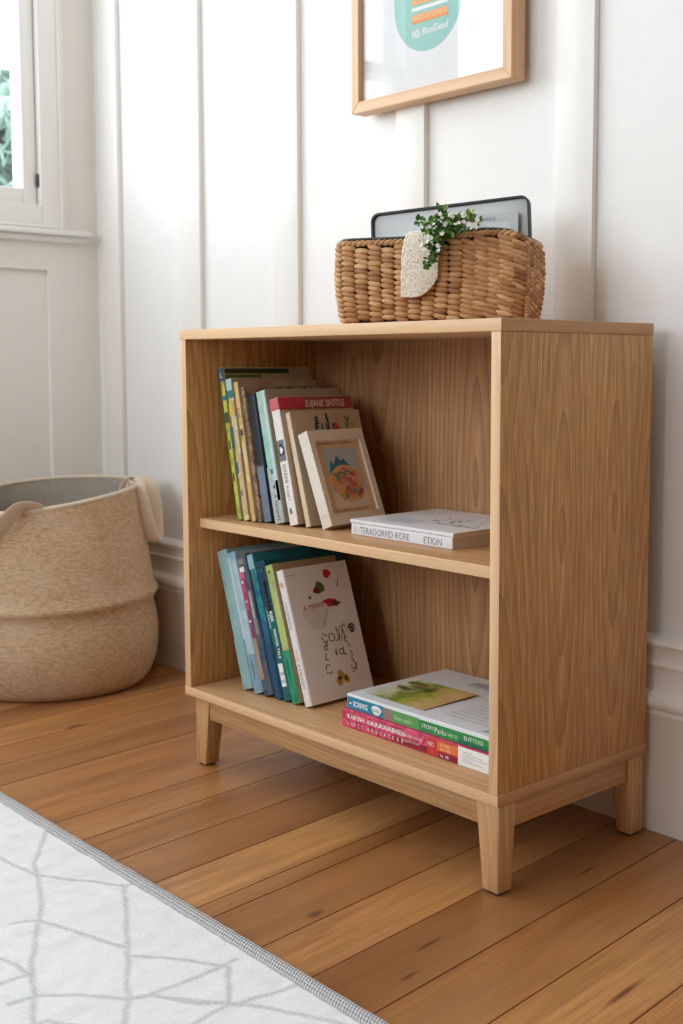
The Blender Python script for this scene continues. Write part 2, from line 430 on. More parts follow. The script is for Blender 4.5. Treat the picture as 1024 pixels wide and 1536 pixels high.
bm = bmesh.new(); poly_box(bm, XL - .14, XR + .1, YF - .12, YW + .12, ZC, ZC + .1); build('ceiling', bm, M_ceil, kind='structure')

# ------------------------------------------------------------------ tree outside the window
t = empty('tree', (-4.62, 1.50, 0), 'pale green leafy tree outside the window at the left', 'tree')
rt = random.Random(3)
bm = bmesh.new()
for i in range(1500):
    a, b = rt.uniform(0, 2 * pi), rt.uniform(-1, 1); r = rt.random() ** .4
    s = sqrt(1 - b * b)
    c = Vector((.42 * r * s * cos(a), .36 * r * s * sin(a), 1.80 + .34 * r * b))
    n = Vector((rt.gauss(0, 1), rt.gauss(0, 1), rt.gauss(0, 1))).normalized(); u = n.orthogonal().normalized(); v = n.cross(u)
    L, w = .07, .035
    bm.faces.new([bm.verts.new(c + u * p * L + v * q * w) for p, q in ((-1, 0), (-.3, -1), (.5, -.8), (1, 0), (.5, .8), (-.3, 1))])
build('foliage', bm, M_leafout, t)
bm = bmesh.new(); tube(bm, [(0, 0, -.2), (.02, .01, .8), (0, 0, 1.75)], [.06, .05, .02], 10); build('trunk', bm, plain('bark', rgb(120, 104, 90), .9), t, smooth=60)

# ------------------------------------------------------------------ bookcase
W, D, H, TB, TT, ZB = .782, .345, .80, .0166, .0178, .1284
bc = empty('bookcase', (-W / 2, D / 2, 0), 'light oak two-shelf open bookcase on tapered legs against the panelled wall', 'bookcase')
BL = (W / 2, -D / 2, 0)
PE = (rgb(234, 199, 157), rgb(222, 182, 138), rgb(186, 142, 98))  # same oak made paler on front edges, standing in for light from the front
M_litedgex = wood('oak_lit_edge', 'x', *PE, .4, 3, freq=40, pore=.18)
M_litedgez = wood('oak_lit_edge_upright', 'z', *PE, .4, 3, freq=40, pore=.18)
M_edgey = wood('oak_edging_side', 'y', rgb(200, 154, 108), rgb(186, 140, 96), rgb(150, 106, 66), .45, 3, freq=40, pore=.25)
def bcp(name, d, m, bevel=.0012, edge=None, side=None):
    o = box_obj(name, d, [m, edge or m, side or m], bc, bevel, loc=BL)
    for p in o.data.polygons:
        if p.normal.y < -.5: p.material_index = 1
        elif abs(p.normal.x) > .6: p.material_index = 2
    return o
bcp('top_board', (-W, 0, 0, D, H - TT, H), M_top, edge=M_litedgex, side=M_edgey)
bcp('bottom_board', (-W, 0, 0, D, ZB, ZB + TB), M_bottom, edge=M_litedgex, side=M_edgey)
TP = .0175
bcp('side_panel', (-TP - .0012, -.0012, .0008, D - .001, ZB + TB, H - TT), M_side, .001, edge=M_litedgez)
bcp('side_panel', (-W + .0012, -W + TP + .0012, .0008, D - .001, ZB + TB, H - TT), M_side, .001, edge=M_litedgez)
bcp('back_panel', (-W + TP, -TP, .302, .310, ZB + TB, H - TT), M_back, 0)
ZS = .4576
bcp('shelf', (-W + TP + .0013, -TP - .0013, .0255, .302, ZS - TP, ZS), M_shelf, edge=M_litedgex)
def leg(x0, x1, y0, y1, inx, iny, front=True):
    """outer faces upright, inner faces taper towards the foot"""
    def tp(p):
        if p.z < .01:
            if inx > 0 and abs(p.x - x1) < 1e-5: p.x = x1 - .0135
            if inx < 0 and abs(p.x - x0) < 1e-5: p.x = x0 + .0135
            if iny > 0 and abs(p.y - y1) < 1e-5: p.y = y1 - .008
            if iny < 0 and abs(p.y - y0) < 1e-5: p.y = y0 + .008
        return p
    bm = bmesh.new(); poly_box(bm, x0, x1, y0, y1, 0.003, ZB, bevel=.0022, seg=3, taper=tp)
    o = build('leg', bm, M_leg, bc, BL, smooth=40)
    fx0, fx1 = (x0 + .004, x1 - .018) if inx > 0 else (x0 + .018, x1 - .004)
    fy0, fy1 = (y0 + .004, y1 - .012) if iny > 0 else (y0 + .012, y1 - .004)
    bm = bmesh.new(); poly_box(bm, fx0, fx1, fy0, fy1, 0, .0035)
    build('glide', bm, plain('felt_glide', rgb(70, 52, 40), .9), o)
leg(-.0445, -.001, .003, .040, -1, 1)
leg(-.762, -.7185, .010, .047, 1, 1)
leg(-.0445, -.004, .305, .3435, -1, -1)
leg(-.762, -.7185, .305, .3435, 1, -1)
bcp('apron', (-.7185, -.0445, .012, .030, ZB - .0375, ZB), M_apron)
bcp('apron', (-.020, -.0075, .040, .305, ZB - .0385, ZB), M_aprony)
bcp('apron', (-.756, -.744, .047, .305, ZB - .0385, ZB), M_aprony)
bcp('apron', (-.7185, -.0445, .315, .330, ZB - .0375, ZB), M_apron)

# ------------------------------------------------------------------ books
def make_book(t, h, d, cov, pages=M_page, rr=.25, board=.0022, inset=.003, spine_r=.004):
    """book frame: spine on y=0 facing -y, thickness +x, height +z. Returns bmesh pair"""
    c = bmesh.new()
    # spine + boards as one U outline extruded in z, softly rounded at the spine corners
    r = min(spine_r, t * rr)
    out = [(0, d)]
    for i in range(6):
        a = pi + (pi / 2) * i / 5; out.append((r + r * cos(a), r + r * sin(a)))
    for i in range(6):
        a = 1.5 * pi + (pi / 2) * i / 5; out.append((t - r + r * cos(a), r + r * sin(a)))
    out.append((t, d))
    b = board
    inn = [(t - b, d), (t - b, b + .001), (b, b + .001), (b, d)]
    prof = out + inn
    lo = [c.verts.new((x, y, 0)) for x, y in prof]; hi = [c.verts.new((x, y, h)) for x, y in prof]
    n = len(prof)
    for i in range(n): c.faces.new((lo[i], lo[(i + 1) % n], hi[(i + 1) % n], hi[i]))
    c.faces.new(lo[::-1]); c.faces.new(hi)
    p = bmesh.new(); poly_box(p, b * .9, t - b * .9, b + .0008, d - inset, inset * .8, h - inset * .8)
    return c, p

def standing(label, x, y, t, h, d, lean, rz, z, cov, group, pages=M_page, name='book', rx=0):
    e = empty(name, (x, y, z + .0003), label, 'book', group, rot=(0, -radians(lean), radians(rz)))
    e.rotation_mode = 'XYZ'
    c, p = make_book(t, h, d, cov)
    co = build('cover', c, cov, e, smooth=35); build('pages', p, pages, e)
    sp = lambda lift=.0003: Ink((0, 0, 0), (1, 0, 0), (0, 0, 1), lift)            # spine: u across, v up
    fc = lambda lift=.0003: Ink((t, 0, 0), (0, 1, 0), (0, 0, 1), lift)            # cover facing +x
    return e, sp, fc
GU, GL = 'books leaning on the upper shelf', 'books leaning on the bottom shelf'
ROT = -pi / 2      # spine lettering reads from top to bottom
def spine_text(ink, txt, t, top, size, mat, sx=1, off=0, bold=.0):
    ink.text(txt, t / 2 - size * .35 + off, top, size, mat, ROT, sx=sx, bold=bold)

# -- upper shelf
C_green = patch('green_yellow_print', [rgb(120, 140, 50), rgb(172, 188, 74), rgb(198, 200, 92), rgb(96, 126, 50)], 26, seed=1)
e, sp, fc = standing('tall green book with a blue-topped spine, leftmost on the upper shelf', -.686, .0548, .0128, .278, .20, 11.3, 0, ZS, C_green, GU)
s = sp(); s.rect(.0006, .253, .0122, .277, 0); s.rect(.0006, .218, .0122, .226, 3); s.rect(.0006, .176, .0122, .196, 2); s.text('L', .0035, .259, .014, 1, l=.0002)
for i, zz in enumerate((.158, .128, .098, .07)): s.rect(.004, zz, .009, zz + .016, 2 if i % 2 else 4)
s.done('spine_print', [plain('blue_label', rgb(28, 92, 130), .4), M_inkwhite, plain('dark_green_print', rgb(58, 92, 50), .5), M_inkteal, plain('olive_print', rgb(146, 160, 60), .5)], e)
s = fc(); s.rect(.0, .0, .199, .2775, 0); s.rect(.004, .266, .150, .275, 1, .0002); s.rect(.004, .256, .085, .264, 2, .0002)
s.done('cover_print', [plain('tan_cover', rgb(178, 160, 134), .55, .08), plain('deep_green_print', rgb(46, 58, 38), .5), plain('green_print', rgb(92, 112, 60), .5)], e)

C_mosaic = patch('mosaic_print', [rgb(206, 190, 150), rgb(226, 216, 190), rgb(190, 176, 96), rgb(206, 196, 166), rgb(120, 150, 160)], 55, seed=2)
e, sp, fc = standing('slim book with teal, yellow and cream patched spine, second on the upper shelf', -.6712, .0575, .0190, .257, .185, 11.5, 0, ZS, C_mosaic, GU)
s = sp(); s.rect(.001, .236, .018, .2565, 1); s.rect(.001, .222, .018, .236, 0); s.rect(.001, .190, .011, .212, 2); s.rect(.011, .190, .018, .217, 3)
s.rect(.001, .13, .006, .17, 5); s.rect(.001, .085, .007, .105, 5); s.rect(.0095, .01, .018, .12, 4); s.rect(.004, .045, .009, .055, 0)
s.done('spine_print', [M_inkteal, plain('pale_sky_print', rgb(170, 206, 210), .5), plain('yellow_print', rgb(214, 192, 72), .5), plain('sand_print', rgb(196, 170, 120), .5), plain('apricot_print', rgb(206, 174, 128), .5), plain('sea_blue_print', rgb(52, 110, 140), .5)], e)
s = fc(); s.rect(0, 0, .184, .2565, 0); s.done('cover_print', [plain('grey_beige_cover', rgb(178, 160, 136), .6, .1)], e)

C_straw = patch('straw_print', [rgb(206, 176, 130), rgb(224, 198, 150), rgb(214, 182, 120), rgb(196, 160, 108)], 30, seed=3)
e, sp, fc = standing('straw-coloured book with dark smudged spine letters, third on the upper shelf', -.6504, .060, .0135, .252, .18, 11.8, 0, ZS, C_straw, GU)
s = sp(); spine_text(s, 'R SEE  O  LAND', .0135, .205, .0085, 0); s.rect(.002, .01, .0115, .07, 1); s.rect(.003, .155, .011, .166, 0)
s.done('lettering', [plain('brown_ink', rgb(110, 88, 62), .6), plain('gold_print', rgb(214, 176, 104), .5)], e)
s = fc(); s.rect(0, 0, .179, .2515, 0); s.done('cover_print', [patch('worn_beige_cover', [rgb(160, 140, 114), rgb(190, 170, 142), rgb(150, 130, 106)], 14, .6, seed=3)], e)

C_brown = patch('brown_print', [rgb(118, 96, 70), rgb(168, 138, 104), rgb(96, 80, 64), rgb(178, 148, 116)], 45, seed=4)
e, sp, fc = standing('brown mottled book squeezed before the navy spine, fourth on the upper shelf', -.6357, .064, .0105, .243, .17, 12.0, 0, ZS, C_brown, GU)
s = sp(); spine_text(s, 'TREVAN  HOUSE', .0105, .20, .007, 0); s.done('lettering', [plain('sepia_ink', rgb(70, 52, 36), .6)], e)

C_navy = plain('navy_cover', rgb(34, 44, 58), .45, .1)
e, sp, fc = standing('navy book with steel-blue lower spine, fifth on the upper shelf', -.6232, .069, .0215, .229, .17, 12.4, 0, ZS, C_navy, GU)
s = sp(); s.rect(.0005, .001, .021, .098, 0); s.rect(.0005, .099, .021, .101, 1); s.done('spine_print', [patch('steel_blue_print', [rgb(92, 112, 132), rgb(116, 132, 150), rgb(76, 98, 120)], 20, seed=5), M_inkgrey], e)

C_teal = patch('sea_green_print', [rgb(134, 188, 170), rgb(156, 204, 188), rgb(176, 200, 190), rgb(120, 178, 162)], 18, seed=6)
e, sp, fc = standing('mint green book with white hinge and grey lower spine, sixth on the upper shelf', -.5945, .071, .0285, .236, .17, 13.6, 0, ZS, C_teal, GU)
s = sp(); s.rect(.019, .04, .0262, .2355, 0); s.rect(.0008, .001, .0262, .075, 1); s.rect(.0008, .075, .012, .10, 2)
spine_text(s, 'A NIGHT', .027, .052, .012, 3); s.rect(.010, .088, .017, .096, 3); s.rect(.012, .062, .016, .067, 3)
s.done('spine_print', [plain('bluish_white_print', rgb(206, 218, 220), .5), plain('cool_grey_print', rgb(182, 190, 190), .5), plain('grey_green_print', rgb(168, 192, 184), .5), M_inkgrey], e)
s = fc(); s.rect(0, 0, .169, .2355, 0); s.done('cover_print', [plain('stone_cover', rgb(176, 162, 142), .6, .1)], e)

C_white = plain('white_cover', rgb(232, 228, 222), .45, .02)
e, sp, fc = standing('white book with pink-red top band and white title letters, seventh on the upper shelf', -.5565, .073, .0255, .224, .168, 14.4, 0, ZS, C_white, GU)
s = sp(); s.rect(.0006, .203, .0249, .2235, 0); s.rect(.003, .113, .0225, .15, 3); s.blob(.0127, .132, .008, .010, 2, .0002, .2); s.blob(.0127, .132, .0045, .006, 1, .0004, .2)
s.text('GVANI', .0085, .108, .014, 2, ROT, sx=.8); s.text('PASEY', .0085, .07, .010, 3, ROT); s.rect(.008, .02, .015, .03, 3)
s.done('spine_print', [plain('rose_print', rgb(214, 108, 118), .45, .2), M_inkwhite, M_inkdark, M_inkgrey], e)
s = fc(); s.rect(0, 0, .167, .2235, 0); s.rect(0, .201, .167, .2235, 1, .0002); s.rect(0, .203, .055, .2235, 2, .0003); s.text('EUJIANK SINTITLE', .058, .205, .0175, 3, sx=.64, l=.0006, bold=.0004)
s.done('cover_print', [plain('beige_cover', rgb(196, 178, 152), .55), plain('dusty_red_print', rgb(160, 70, 66), .5), plain('crimson_print', rgb(198, 62, 78), .5), plain('cream_ink', rgb(232, 218, 200), .5)], e)

C_beige = plain('oatmeal_cover', rgb(190, 170, 144), .6, .08, 60)
e, sp, fc = standing('beige hardback with dark capital letters on its cover, behind the small framed picture', -.5222, .083, .0130, .203, .158, 16.4, 0, ZS, C_beige, GU)
s = sp(); s.rect(.0006, .001, .0124, .2025, 0); s.done('spine_print', [plain('cream_print', rgb(226, 208, 178), .55, .06)], e)
s = fc()
mats = [M_inkdark, plain('navy_ink', rgb(50, 74, 104), .5), M_inkred, M_inkgreen, plain('ochre_ink', rgb(180, 130, 80), .5)]
for i, (ch, a, b, sz) in enumerate((('E', .052, .174, .017), ('F', .05, .160, .02), ('U', .064, .158, .022), ('U', .079, .158, .022), ('R', .094, .158, .022), ('V', .120, .172, .02), ('Y', .118, .160, .018), ('I', .134, .158, .018))):
    s.text(ch, a, b + .006, sz, (0, 0, 1, 0, 2, 3, 3, 4)[i], sx=.95, bold=.0009)
s.stroke([(.079, .196), (.081, .182)], .005, 0); s.stroke([(.1, .198), (.102, .183)], .002, 4)
s.done('lettering', mats, e)

# small framed picture leaning on the books
M_cream = plain('cream_frame_paint', rgb(226, 218, 204), .5, .03)
fr_t, fr_h, fr_d = .0245, .170, .130
pf = empty('picture_frame', (-.483, .088, ZS + .0003), 'small cream framed picture of a bright mountain, leaning against the beige hardback', 'picture frame', rot=(0, -radians(21.8), radians(3)))
bm = bmesh.new(); b_, bv = .0115, .0195
for (a, b, c, d) in ((0, fr_d, 0, bv), (0, fr_d, fr_h - bv, fr_h), (0, b_, bv - .001, fr_h - bv + .001), (fr_d - b_, fr_d, bv - .001, fr_h - bv + .001)):
    poly_box(bm, 0, fr_t, a, b, c, d)
poly_box(bm, 0, fr_t - .006, .002, fr_d - .002, .002, fr_h - .002)
build('frame', bm, M_cream, pf)
s = Ink((fr_t - .0055, 0, 0), (0, 1, 0), (0, 0, 1)); s.rect(b_, bv, fr_d - b_, fr_h - bv, 0)
for zz in (bv + .004, fr_h - bv - .006):
    for i in range(18): s.rect(b_ + .012 + i * .0043, zz, b_ + .014 + i * .0043, zz + .003, 1, .0002)
s.done('mat_board', [plain('tan_mat', rgb(222, 190, 146), .6, .08), plain('brown_mark', rgb(130, 100, 66), .6)], pf)
s = Ink((fr_t - .0052, 0, 0), (0, 1, 0), (0, 0, 1)); y0, y1, z0, z1 = b_ + .015, fr_d - b_ - .012, bv + .010, fr_h - bv - .013
s.rect(y0, z0, y1, z1, 0); s.rect(y0, z0 + .03, y1, z1, 1, .0002)
zc = z0 + .062
s.poly([(y0 + .004, zc), (y0 + .014, zc + .024), (y0 + .020, zc + .017), (y0 + .029, zc + .033), (y0 + .037, zc + .022), (y0 + .044, zc + .026), (y0 + .054, zc + .014), (y1 - .006, zc - .004)], 2, .0004)
s.blob(y0 + .039, z0 + .044, .037, .034, 3, .0006, .12)
cols = [4, 5, 6, 7, 8]
rb = random.Random(11)
for i in range(60):
    a = rb.uniform(0, 2 * pi); r = rb.uniform(.1, 1) ** .6
    s.blob(y0 + .039 + .032 * r * cos(a), z0 + .043 + .029 * r * sin(a), rb.uniform(.003, .0075), rb.uniform(.003, .006), rb.choice(cols), .0008 + i * .00002, .35, rot=rb.uniform(0, 3))
s.done('print', [plain('print_paper', rgb(226, 208, 182), .6), plain('print_sky', rgb(178, 190, 196), .6), plain('print_peak', rgb(64, 128, 148), .6, .2), patch('print_blossom', [rgb(214, 160, 130), rgb(222, 180, 130), rgb(206, 130, 116)], 120, seed=3),
                 plain('coral_ink', rgb(204, 106, 92), .6), plain('honey_ink', rgb(214, 170, 84), .6), plain('rosewood_ink', rgb(164, 78, 84), .6), plain('peach_ink', rgb(222, 160, 120), .6), plain('sage_ink', rgb(120, 140, 120), .6)], pf)

# -- bottom shelf
ZL = ZB + TB
LN = 18.6
C1 = patch('pale_teal_print', [rgb(128, 168, 172), rgb(146, 184, 186), rgb(112, 154, 160)], 14, seed=7)
e, sp, fc = standing('pale teal book, leftmost on the bottom shelf', -.6800, .060, .0315, .258, .20, LN, 0, ZL, C1, GL)
s = sp(); s.rect(.0008, .001, .030, .09, 0); s.stroke([(.006, .20), (.010, .196), (.006, .19)], .0012, 1); s.done('spine_print', [plain('misty_teal_print', rgb(138, 178, 182), .5), M_inkgrey], e)
C2 = patch('light_blue_print', [rgb(150, 182, 196), rgb(176, 200, 210), rgb(130, 168, 188)], 22, seed=8)
e, sp, fc = standing('light blue book with mottled spine, second on the bottom shelf', -.6462, .060, .0238, .259, .20, LN, 0, ZL, C2, GL)
s = sp(); s.rect(.001, .10, .006, .25, 1); s.rect(.001, .002, .0225, .07, 0); spine_text(s, 'SEA BIRDS', .0238, .06, .008, 2); s.done('spine_print', [plain('bluebell_print', rgb(126, 160, 182), .5), plain('white_blue_print', rgb(206, 220, 226), .5), M_inkwhite], e)
C3 = patch('dark_blue_print', [rgb(44, 62, 84), rgb(62, 84, 108), rgb(84, 92, 104), rgb(52, 66, 88)], 30, seed=9)
e, sp, fc = standing('dark blue book with magenta spine stripe, third on the bottom shelf', -.6205, .062, .0270, .257, .20, LN, 0, ZL, C3, GL)
s = sp(); s.rect(.004, .225, .018, .235, 2); s.rect(.002, .215, .014, .226, 1); s.rect(.001, .155, .012, .215, 0)
s.rect(.001, .105, .011, .155, 3); s.rect(.001, .03, .012, .105, 4); s.rect(.015, .11, .025, .19, 5); s.text('NATURE WALK', .0175, .186, .0065, 2, ROT, l=.0003); s.rect(.004, .24, .02, .25, 5)
for i in range(9): s.rect(.002 + .003 * (i % 2), .11 + .012 * i, .008, .114 + .012 * i, (3, 1, 2)[i % 3], .0002)
s.done('spine_print', [plain('magenta_print', rgb(206, 62, 120), .45, .15), plain('hot_pink_print', rgb(226, 90, 140), .45), M_inkwhite, plain('plum_print', rgb(140, 60, 96), .5), plain('tan_print', rgb(178, 148, 118), .5, .15), plain('grey_stone_print', rgb(140, 142, 132), .5)], e)
C4 = patch('teal_blue_print', [rgb(30, 110, 128), rgb(26, 90, 120), rgb(40, 130, 140), rgb(28, 66, 104)], 14, seed=10)
e, sp, fc = standing('thin teal-blue book with pale top corner, fourth on the bottom shelf', -.5915, .066, .0185, .262, .19, LN, 0, ZL, C4, GL)
s = sp(); s.rect(.0008, .235, .0175, .261, 0); s.rect(.0008, .001, .0175, .1, 1); s.done('spine_print', [plain('powder_blue_print', rgb(150, 190, 200), .5), plain('ocean_print', rgb(26, 74, 116), .45)], e)
C5 = patch('deep_teal_print', [rgb(18, 84, 92), rgb(22, 100, 104), rgb(14, 70, 82)], 16, seed=11)
e, sp, fc = standing('dark teal book with white spine capitals, fifth on the bottom shelf', -.5712, .068, .0240, .250, .185, LN, 0, ZL, C5, GL)
s = sp(); s.rect(.006, .16, .022, .247, 2); s.text('GREAT STORIES', .0125, .215, .0105, 0, ROT, sx=1.0, bold=.0003); s.text('SEA BOUND', .004, .17, .0075, 0, ROT, sx=1.0); s.text('WINTER TALE', .013, .128, .010, 0, ROT, sx=.85, bold=.0002)
s.rect(.006, .025, .019, .066, 0); s.text('88E', .008, .045, .008, 1, 0, l=.0003); s.text('RES', .008, .032, .008, 1, 0, l=.0003)
s.blob(.014, .234, .004, .003, 1, .0003); s.done('spine_print', [M_inkwhite, plain('dusk_blue_ink', rgb(70, 100, 130), .5), plain('midnight_print', rgb(28, 52, 74), .45)], e)
C6 = patch('lime_print', [rgb(160, 178, 96), rgb(178, 194, 116), rgb(146, 166, 84)], 22, seed=12)
e, sp, fc = standing('lime green book with emerald lower spine, next to the white doodled book', -.5455, .0685, .0225, .247, .145, LN, 0, ZL, C6, GL)
s = sp(); s.rect(.0007, .001, .0218, .094, 0); s.rect(.012, .15, .02, .225, 2); s.text('FIELD', .012, .222, .010, 1, ROT); s.text('GROWING', .006, .082, .008, 3, ROT); s.blob(.011, .235, .004, .003, 1)
s.done('spine_print', [patch('emerald_print', [rgb(22, 130, 96), rgb(40, 152, 112), rgb(18, 112, 84)], 25, seed=3), plain('moss_ink', rgb(84, 96, 64), .5), plain('pale_lime_print', rgb(190, 204, 140), .5), plain('aqua_ink', rgb(120, 200, 176), .5)], e)
s = fc(); s.rect(0, 0, .144, .2465, 0); s.done('cover_print', [plain('khaki_cover', rgb(176, 158, 124), .6, .06)], e)
C7 = plain('chalk_white_cover', rgb(226, 222, 220), .42, .01)
e, sp, fc = standing('white book with red fruit and black handwriting on its cover, on the bottom shelf', -.5165, .072, .0190, .241, .150, LN, 2, ZL, C7, GL)
s = sp(); s.blob(.0095, .215, .005, .005, 0); s.text('WILDERNESS', .0065, .185, .0085, 1, ROT); s.text('ROSE', .0065, .10, .009, 0, ROT); s.text('A DELIGHT', .0065, .075, .010, 1, ROT, sx=.9)
s.done('spine_print', [plain('faded_coral_ink', rgb(222, 160, 140), .5), M_inkgrey], e)
s = fc()
s.blob(.098, .222, .009, .008, 0); s.blob(.075, .199, .011, .0105, 1); s.blob(.066, .195, .007, .006, 2, .0002); s.stroke([(.116, .196), (.122, .210)], .0025, 6)
s.blob(.092, .170, .014, .0075, 0, wob=.25, rot=-.1); s.blob(.104, .167, .010, .005, 5, .0002, .3, rot=-.2); s.blob(.048, .184, .003, .003, 5)
s.text('A MSIA!P', .028, .163, .0125, 4, .05, sx=1.05)
s.rect(.003, .228, .025, .2288, 6)
def doodle(pts, w=.0016): s.stroke([(a, b) for a, b in pts], w, 3)
arc = lambda cx, cy, r, a0, a1, n=10: [(cx + r * cos(radians(a0 + (a1 - a0) * i / n)), cy + r * sin(radians(a0 + (a1 - a0) * i / n))) for i in range(n + 1)]
doodle([(.055, .112), (.060, .100), (.066, .104), (.062, .094)]); doodle([(.058, .118), (.068, .112)]); doodle(arc(.060, .092, .004, 0, 330))
doodle(arc(.078, .108, .007, 0, 360)); doodle([(.085, .100), (.096, .104), (.097, .118)]); doodle([(.092, .126), (.095, .098)]); doodle([(.099, .098), (.106, .120), (.109, .105)]); doodle([(.099, .122), (.113, .126)]); doodle(arc(.110, .100, .004, 30, 300))
doodle([(.112, .130), (.117, .112)], .0012)
doodle([(.078, .082), (.083, .078)]); doodle([(.082, .088), (.080, .074)]); doodle(arc(.093, .080, .005, 0, 360)); doodle([(.099, .088), (.099, .074), (.104, .074)])
doodle([(.057, .082), (.054, .072), (.060, .070)]); doodle(arc(.056, .056, .006, 40, 200)); doodle([(.050, .050), (.058, .046), (.063, .050)])
doodle([(.113, .092), (.116, .084)]); doodle([(.112, .078), (.117, .074), (.113, .062), (.118, .060)]); doodle(arc(.114, .052, .006, 90, -180)); doodle([(.108, .040), (.118, .044), (.123, .056)], .0012)
s.blob(.128, .118, .0075, .0085, 5, .0002, .15); s.stroke(arc(.128, .118, .004, 0, 300), .001, 7, .0004)
s.blob(.082, .034, .0145, .011, 8, .0002, .45); s.blob(.076, .035, .004, .004, 5, .0004, .3); s.blob(.090, .033, .0035, .004, 5, .0004, .3); s.blob(.083, .030, .004, .003, 9, .0004)
s.blob(.055, .150, .026, .024, 10, -.0001, .2); s.stroke([(.066, .13), (.084, .16)], .003, 11)
s.done('cover_print', [M_inkred, M_inkgreen, plain('maroon_ink', rgb(110, 34, 44), .5), M_inkdark, plain('brick_red_ink', rgb(190, 80, 84), .5), plain('umber_ink', rgb(70, 56, 52), .5), M_inkgrey, M_inkwhite, M_inkyel, plain('straw_ink', rgb(220, 196, 120), .5), plain('pale_grey_wash', rgb(216, 212, 214), .5, .01), plain('dove_grey_ink', rgb(190, 186, 188), .5)], e)

# -- books lying flat
def flat(name, label, x0, x1, y0, y1, z, t, cov, pages, rz=0, inset=.003, group=None, spine='front', board=.0016):
    """lies flat, spine towards the front (-y)"""
    e = empty(name, (x0, y0, z), label, 'book', group, rot=(0, 0, radians(rz)))
    L, d = x1 - x0, y1 - y0
    bm = bmesh.new()
    r = min(.0015, t * .3)
    prof = [(d, 0)] + [(r + r * cos(a), r + r * sin(a)) for a in [1.5 * pi - pi / 2 * i / 4 for i in range(5)]] + [(r + r * cos(a), t - r + r * sin(a)) for a in [pi - pi / 2 * i / 4 for i in range(5)]] + [(d, t), (d, t - board), (board + .001, t - board), (board + .001, board), (d, board)]
    A = [bm.verts.new((0, y, zz)) for y, zz in prof]; B = [bm.verts.new((L, y, zz)) for y, zz in prof]
    n = len(prof)
    for i in range(n): bm.faces.new((A[i], A[(i + 1) % n], B[(i + 1) % n], B[i]))
    bm.faces.new(A); bm.faces.new(B[::-1])
    build('cover', bm, cov, e, smooth=35)
    bm = bmesh.new(); poly_box(bm, inset * .3, L - inset * .3, board + .0008, d - inset, board * .9, t - board * .9); build('pages', bm, pages, e)
    return e, L, d
C_w = plain('matt_white_cover', rgb(226, 228, 232), .4, .01)
e, L, d = flat('book', 'thick white paperback lying flat with grey spine capitals, lower of two on the upper shelf', -.4130, -.1790, .0915, .2950, ZS + .0003, .0185, C_w, M_page_grey, 0, .002)
s = Ink((0, 0, 0), (1, 0, 0), (0, 0, 1)); s.text('·TERADORFID RORE', .018, .0035, .0155, 0, sx=.86); s.text('ETION', .171, .0035, .0155, 0, sx=.9); s.rect(.008, .004, .0095, .015, 1); s.rect(.0115, .004, .0125, .015, 1)
s.done('lettering', [plain('slate_ink', rgb(120, 130, 142), .5), plain('light_slate_ink', rgb(190, 196, 202), .5)], e)
e, L, d = flat('book', 'thin white booklet with ink-sketched cover on top of the thick white paperback', -.4150, -.1775, .0905, .2970, ZS + .0192, .0062, C_w, M_page, .3, .001)
s = Ink((0, 0, .0062), (1, 0, 0), (0, 1, 0))
rr = random.Random(4)
for i in range(26):
    x, y = .13 + rr.uniform(-.02, .085), .085 + rr.uniform(-.02, .035)
    s.stroke([(x, y), (x + rr.uniform(-.008, .008), y + rr.uniform(.003, .014)), (x + rr.uniform(-.01, .012), y + rr.uniform(0, .012))], rr.choice((.0008, .0013, .0018)), 0)
s.text('Fonil Laulez Land', .135, .062, .013, 0, sx=1.0); s.rect(.04, .03, .11, .075, 1, -.0001)
s.done('cover_print', [M_inkgrey, plain('pale_blue_wash', rgb(216, 222, 230), .4)], e)

C_red = patch('pink_red_print', [rgb(206, 66, 104), rgb(216, 84, 120), rgb(176, 40, 70), rgb(224, 110, 136)], 40, seed=13)
e, L, d = flat('book', 'thick pink and red book with white spine lettering, at the bottom of the lower stack', -.3950, -.0640, .0545, .2800, ZL + .0003, .0295, C_red, M_page, 0, .003)
s = Ink((0, 0, 0), (1, 0, 0), (0, 0, 1))
s.rect(.200, .001, .266, .0285, 0); s.rect(.222, .012, .2655, .0265, 1, .0001); s.rect(.266, .0006, .3305, .0289, 2, .0001); s.rect(.12, .002, .20, .012, 3); s.rect(.225, .001, .2655, .0105, 3, .0001)
rr = random.Random(8)
for x, n in ((.012, 2), (.028, 3), (.062, 3), (.092, 3), (.122, 3)):
    for j in range(n):
        s.text(rr.choice(('EN', 'HI', 'EB', 'AU', 'GE', 'WE')), x + j * .010, .016, .0105, 2, 0, .0003, sx=.75, bold=.0003); s.text(rr.choice(('A', 'C', 'E', 'B')), x + j * .010, .0045, .009, 2, 0, .0003)
s.text('GARDEN HOUSE', .143, .0165, .0062, 2, 0, .0003); s.text('SUNDAYS  STORY', .143, .0085, .005, 2, 0, .0003); s.text('RED', .202, .015, .009, 2, 0, .0003, sx=.8)
s.text('STORIES', .228, .0195, .006, 4, 0, .0003); s.text('BRIGHTER', .228, .0135, .005, 4, 0, .0003); s.text('Sis  08:', .228, .003, .007, 2, 0, .0003)
for j in range(5): s.rect(.276, .022 - j * .0035, .276 + .02 + .02 * (j % 3), .0226 - j * .0035, 5, .0003)
s.done('spine_print', [plain('scarlet_print', rgb(208, 60, 56), .45, .1), plain('orange_print', rgb(232, 120, 62), .45, .1), M_inkwhite, plain('dark_crimson_print', rgb(150, 28, 56), .45, .1), plain('cream_yellow_ink', rgb(250, 220, 160), .5), M_inkgrey], e)

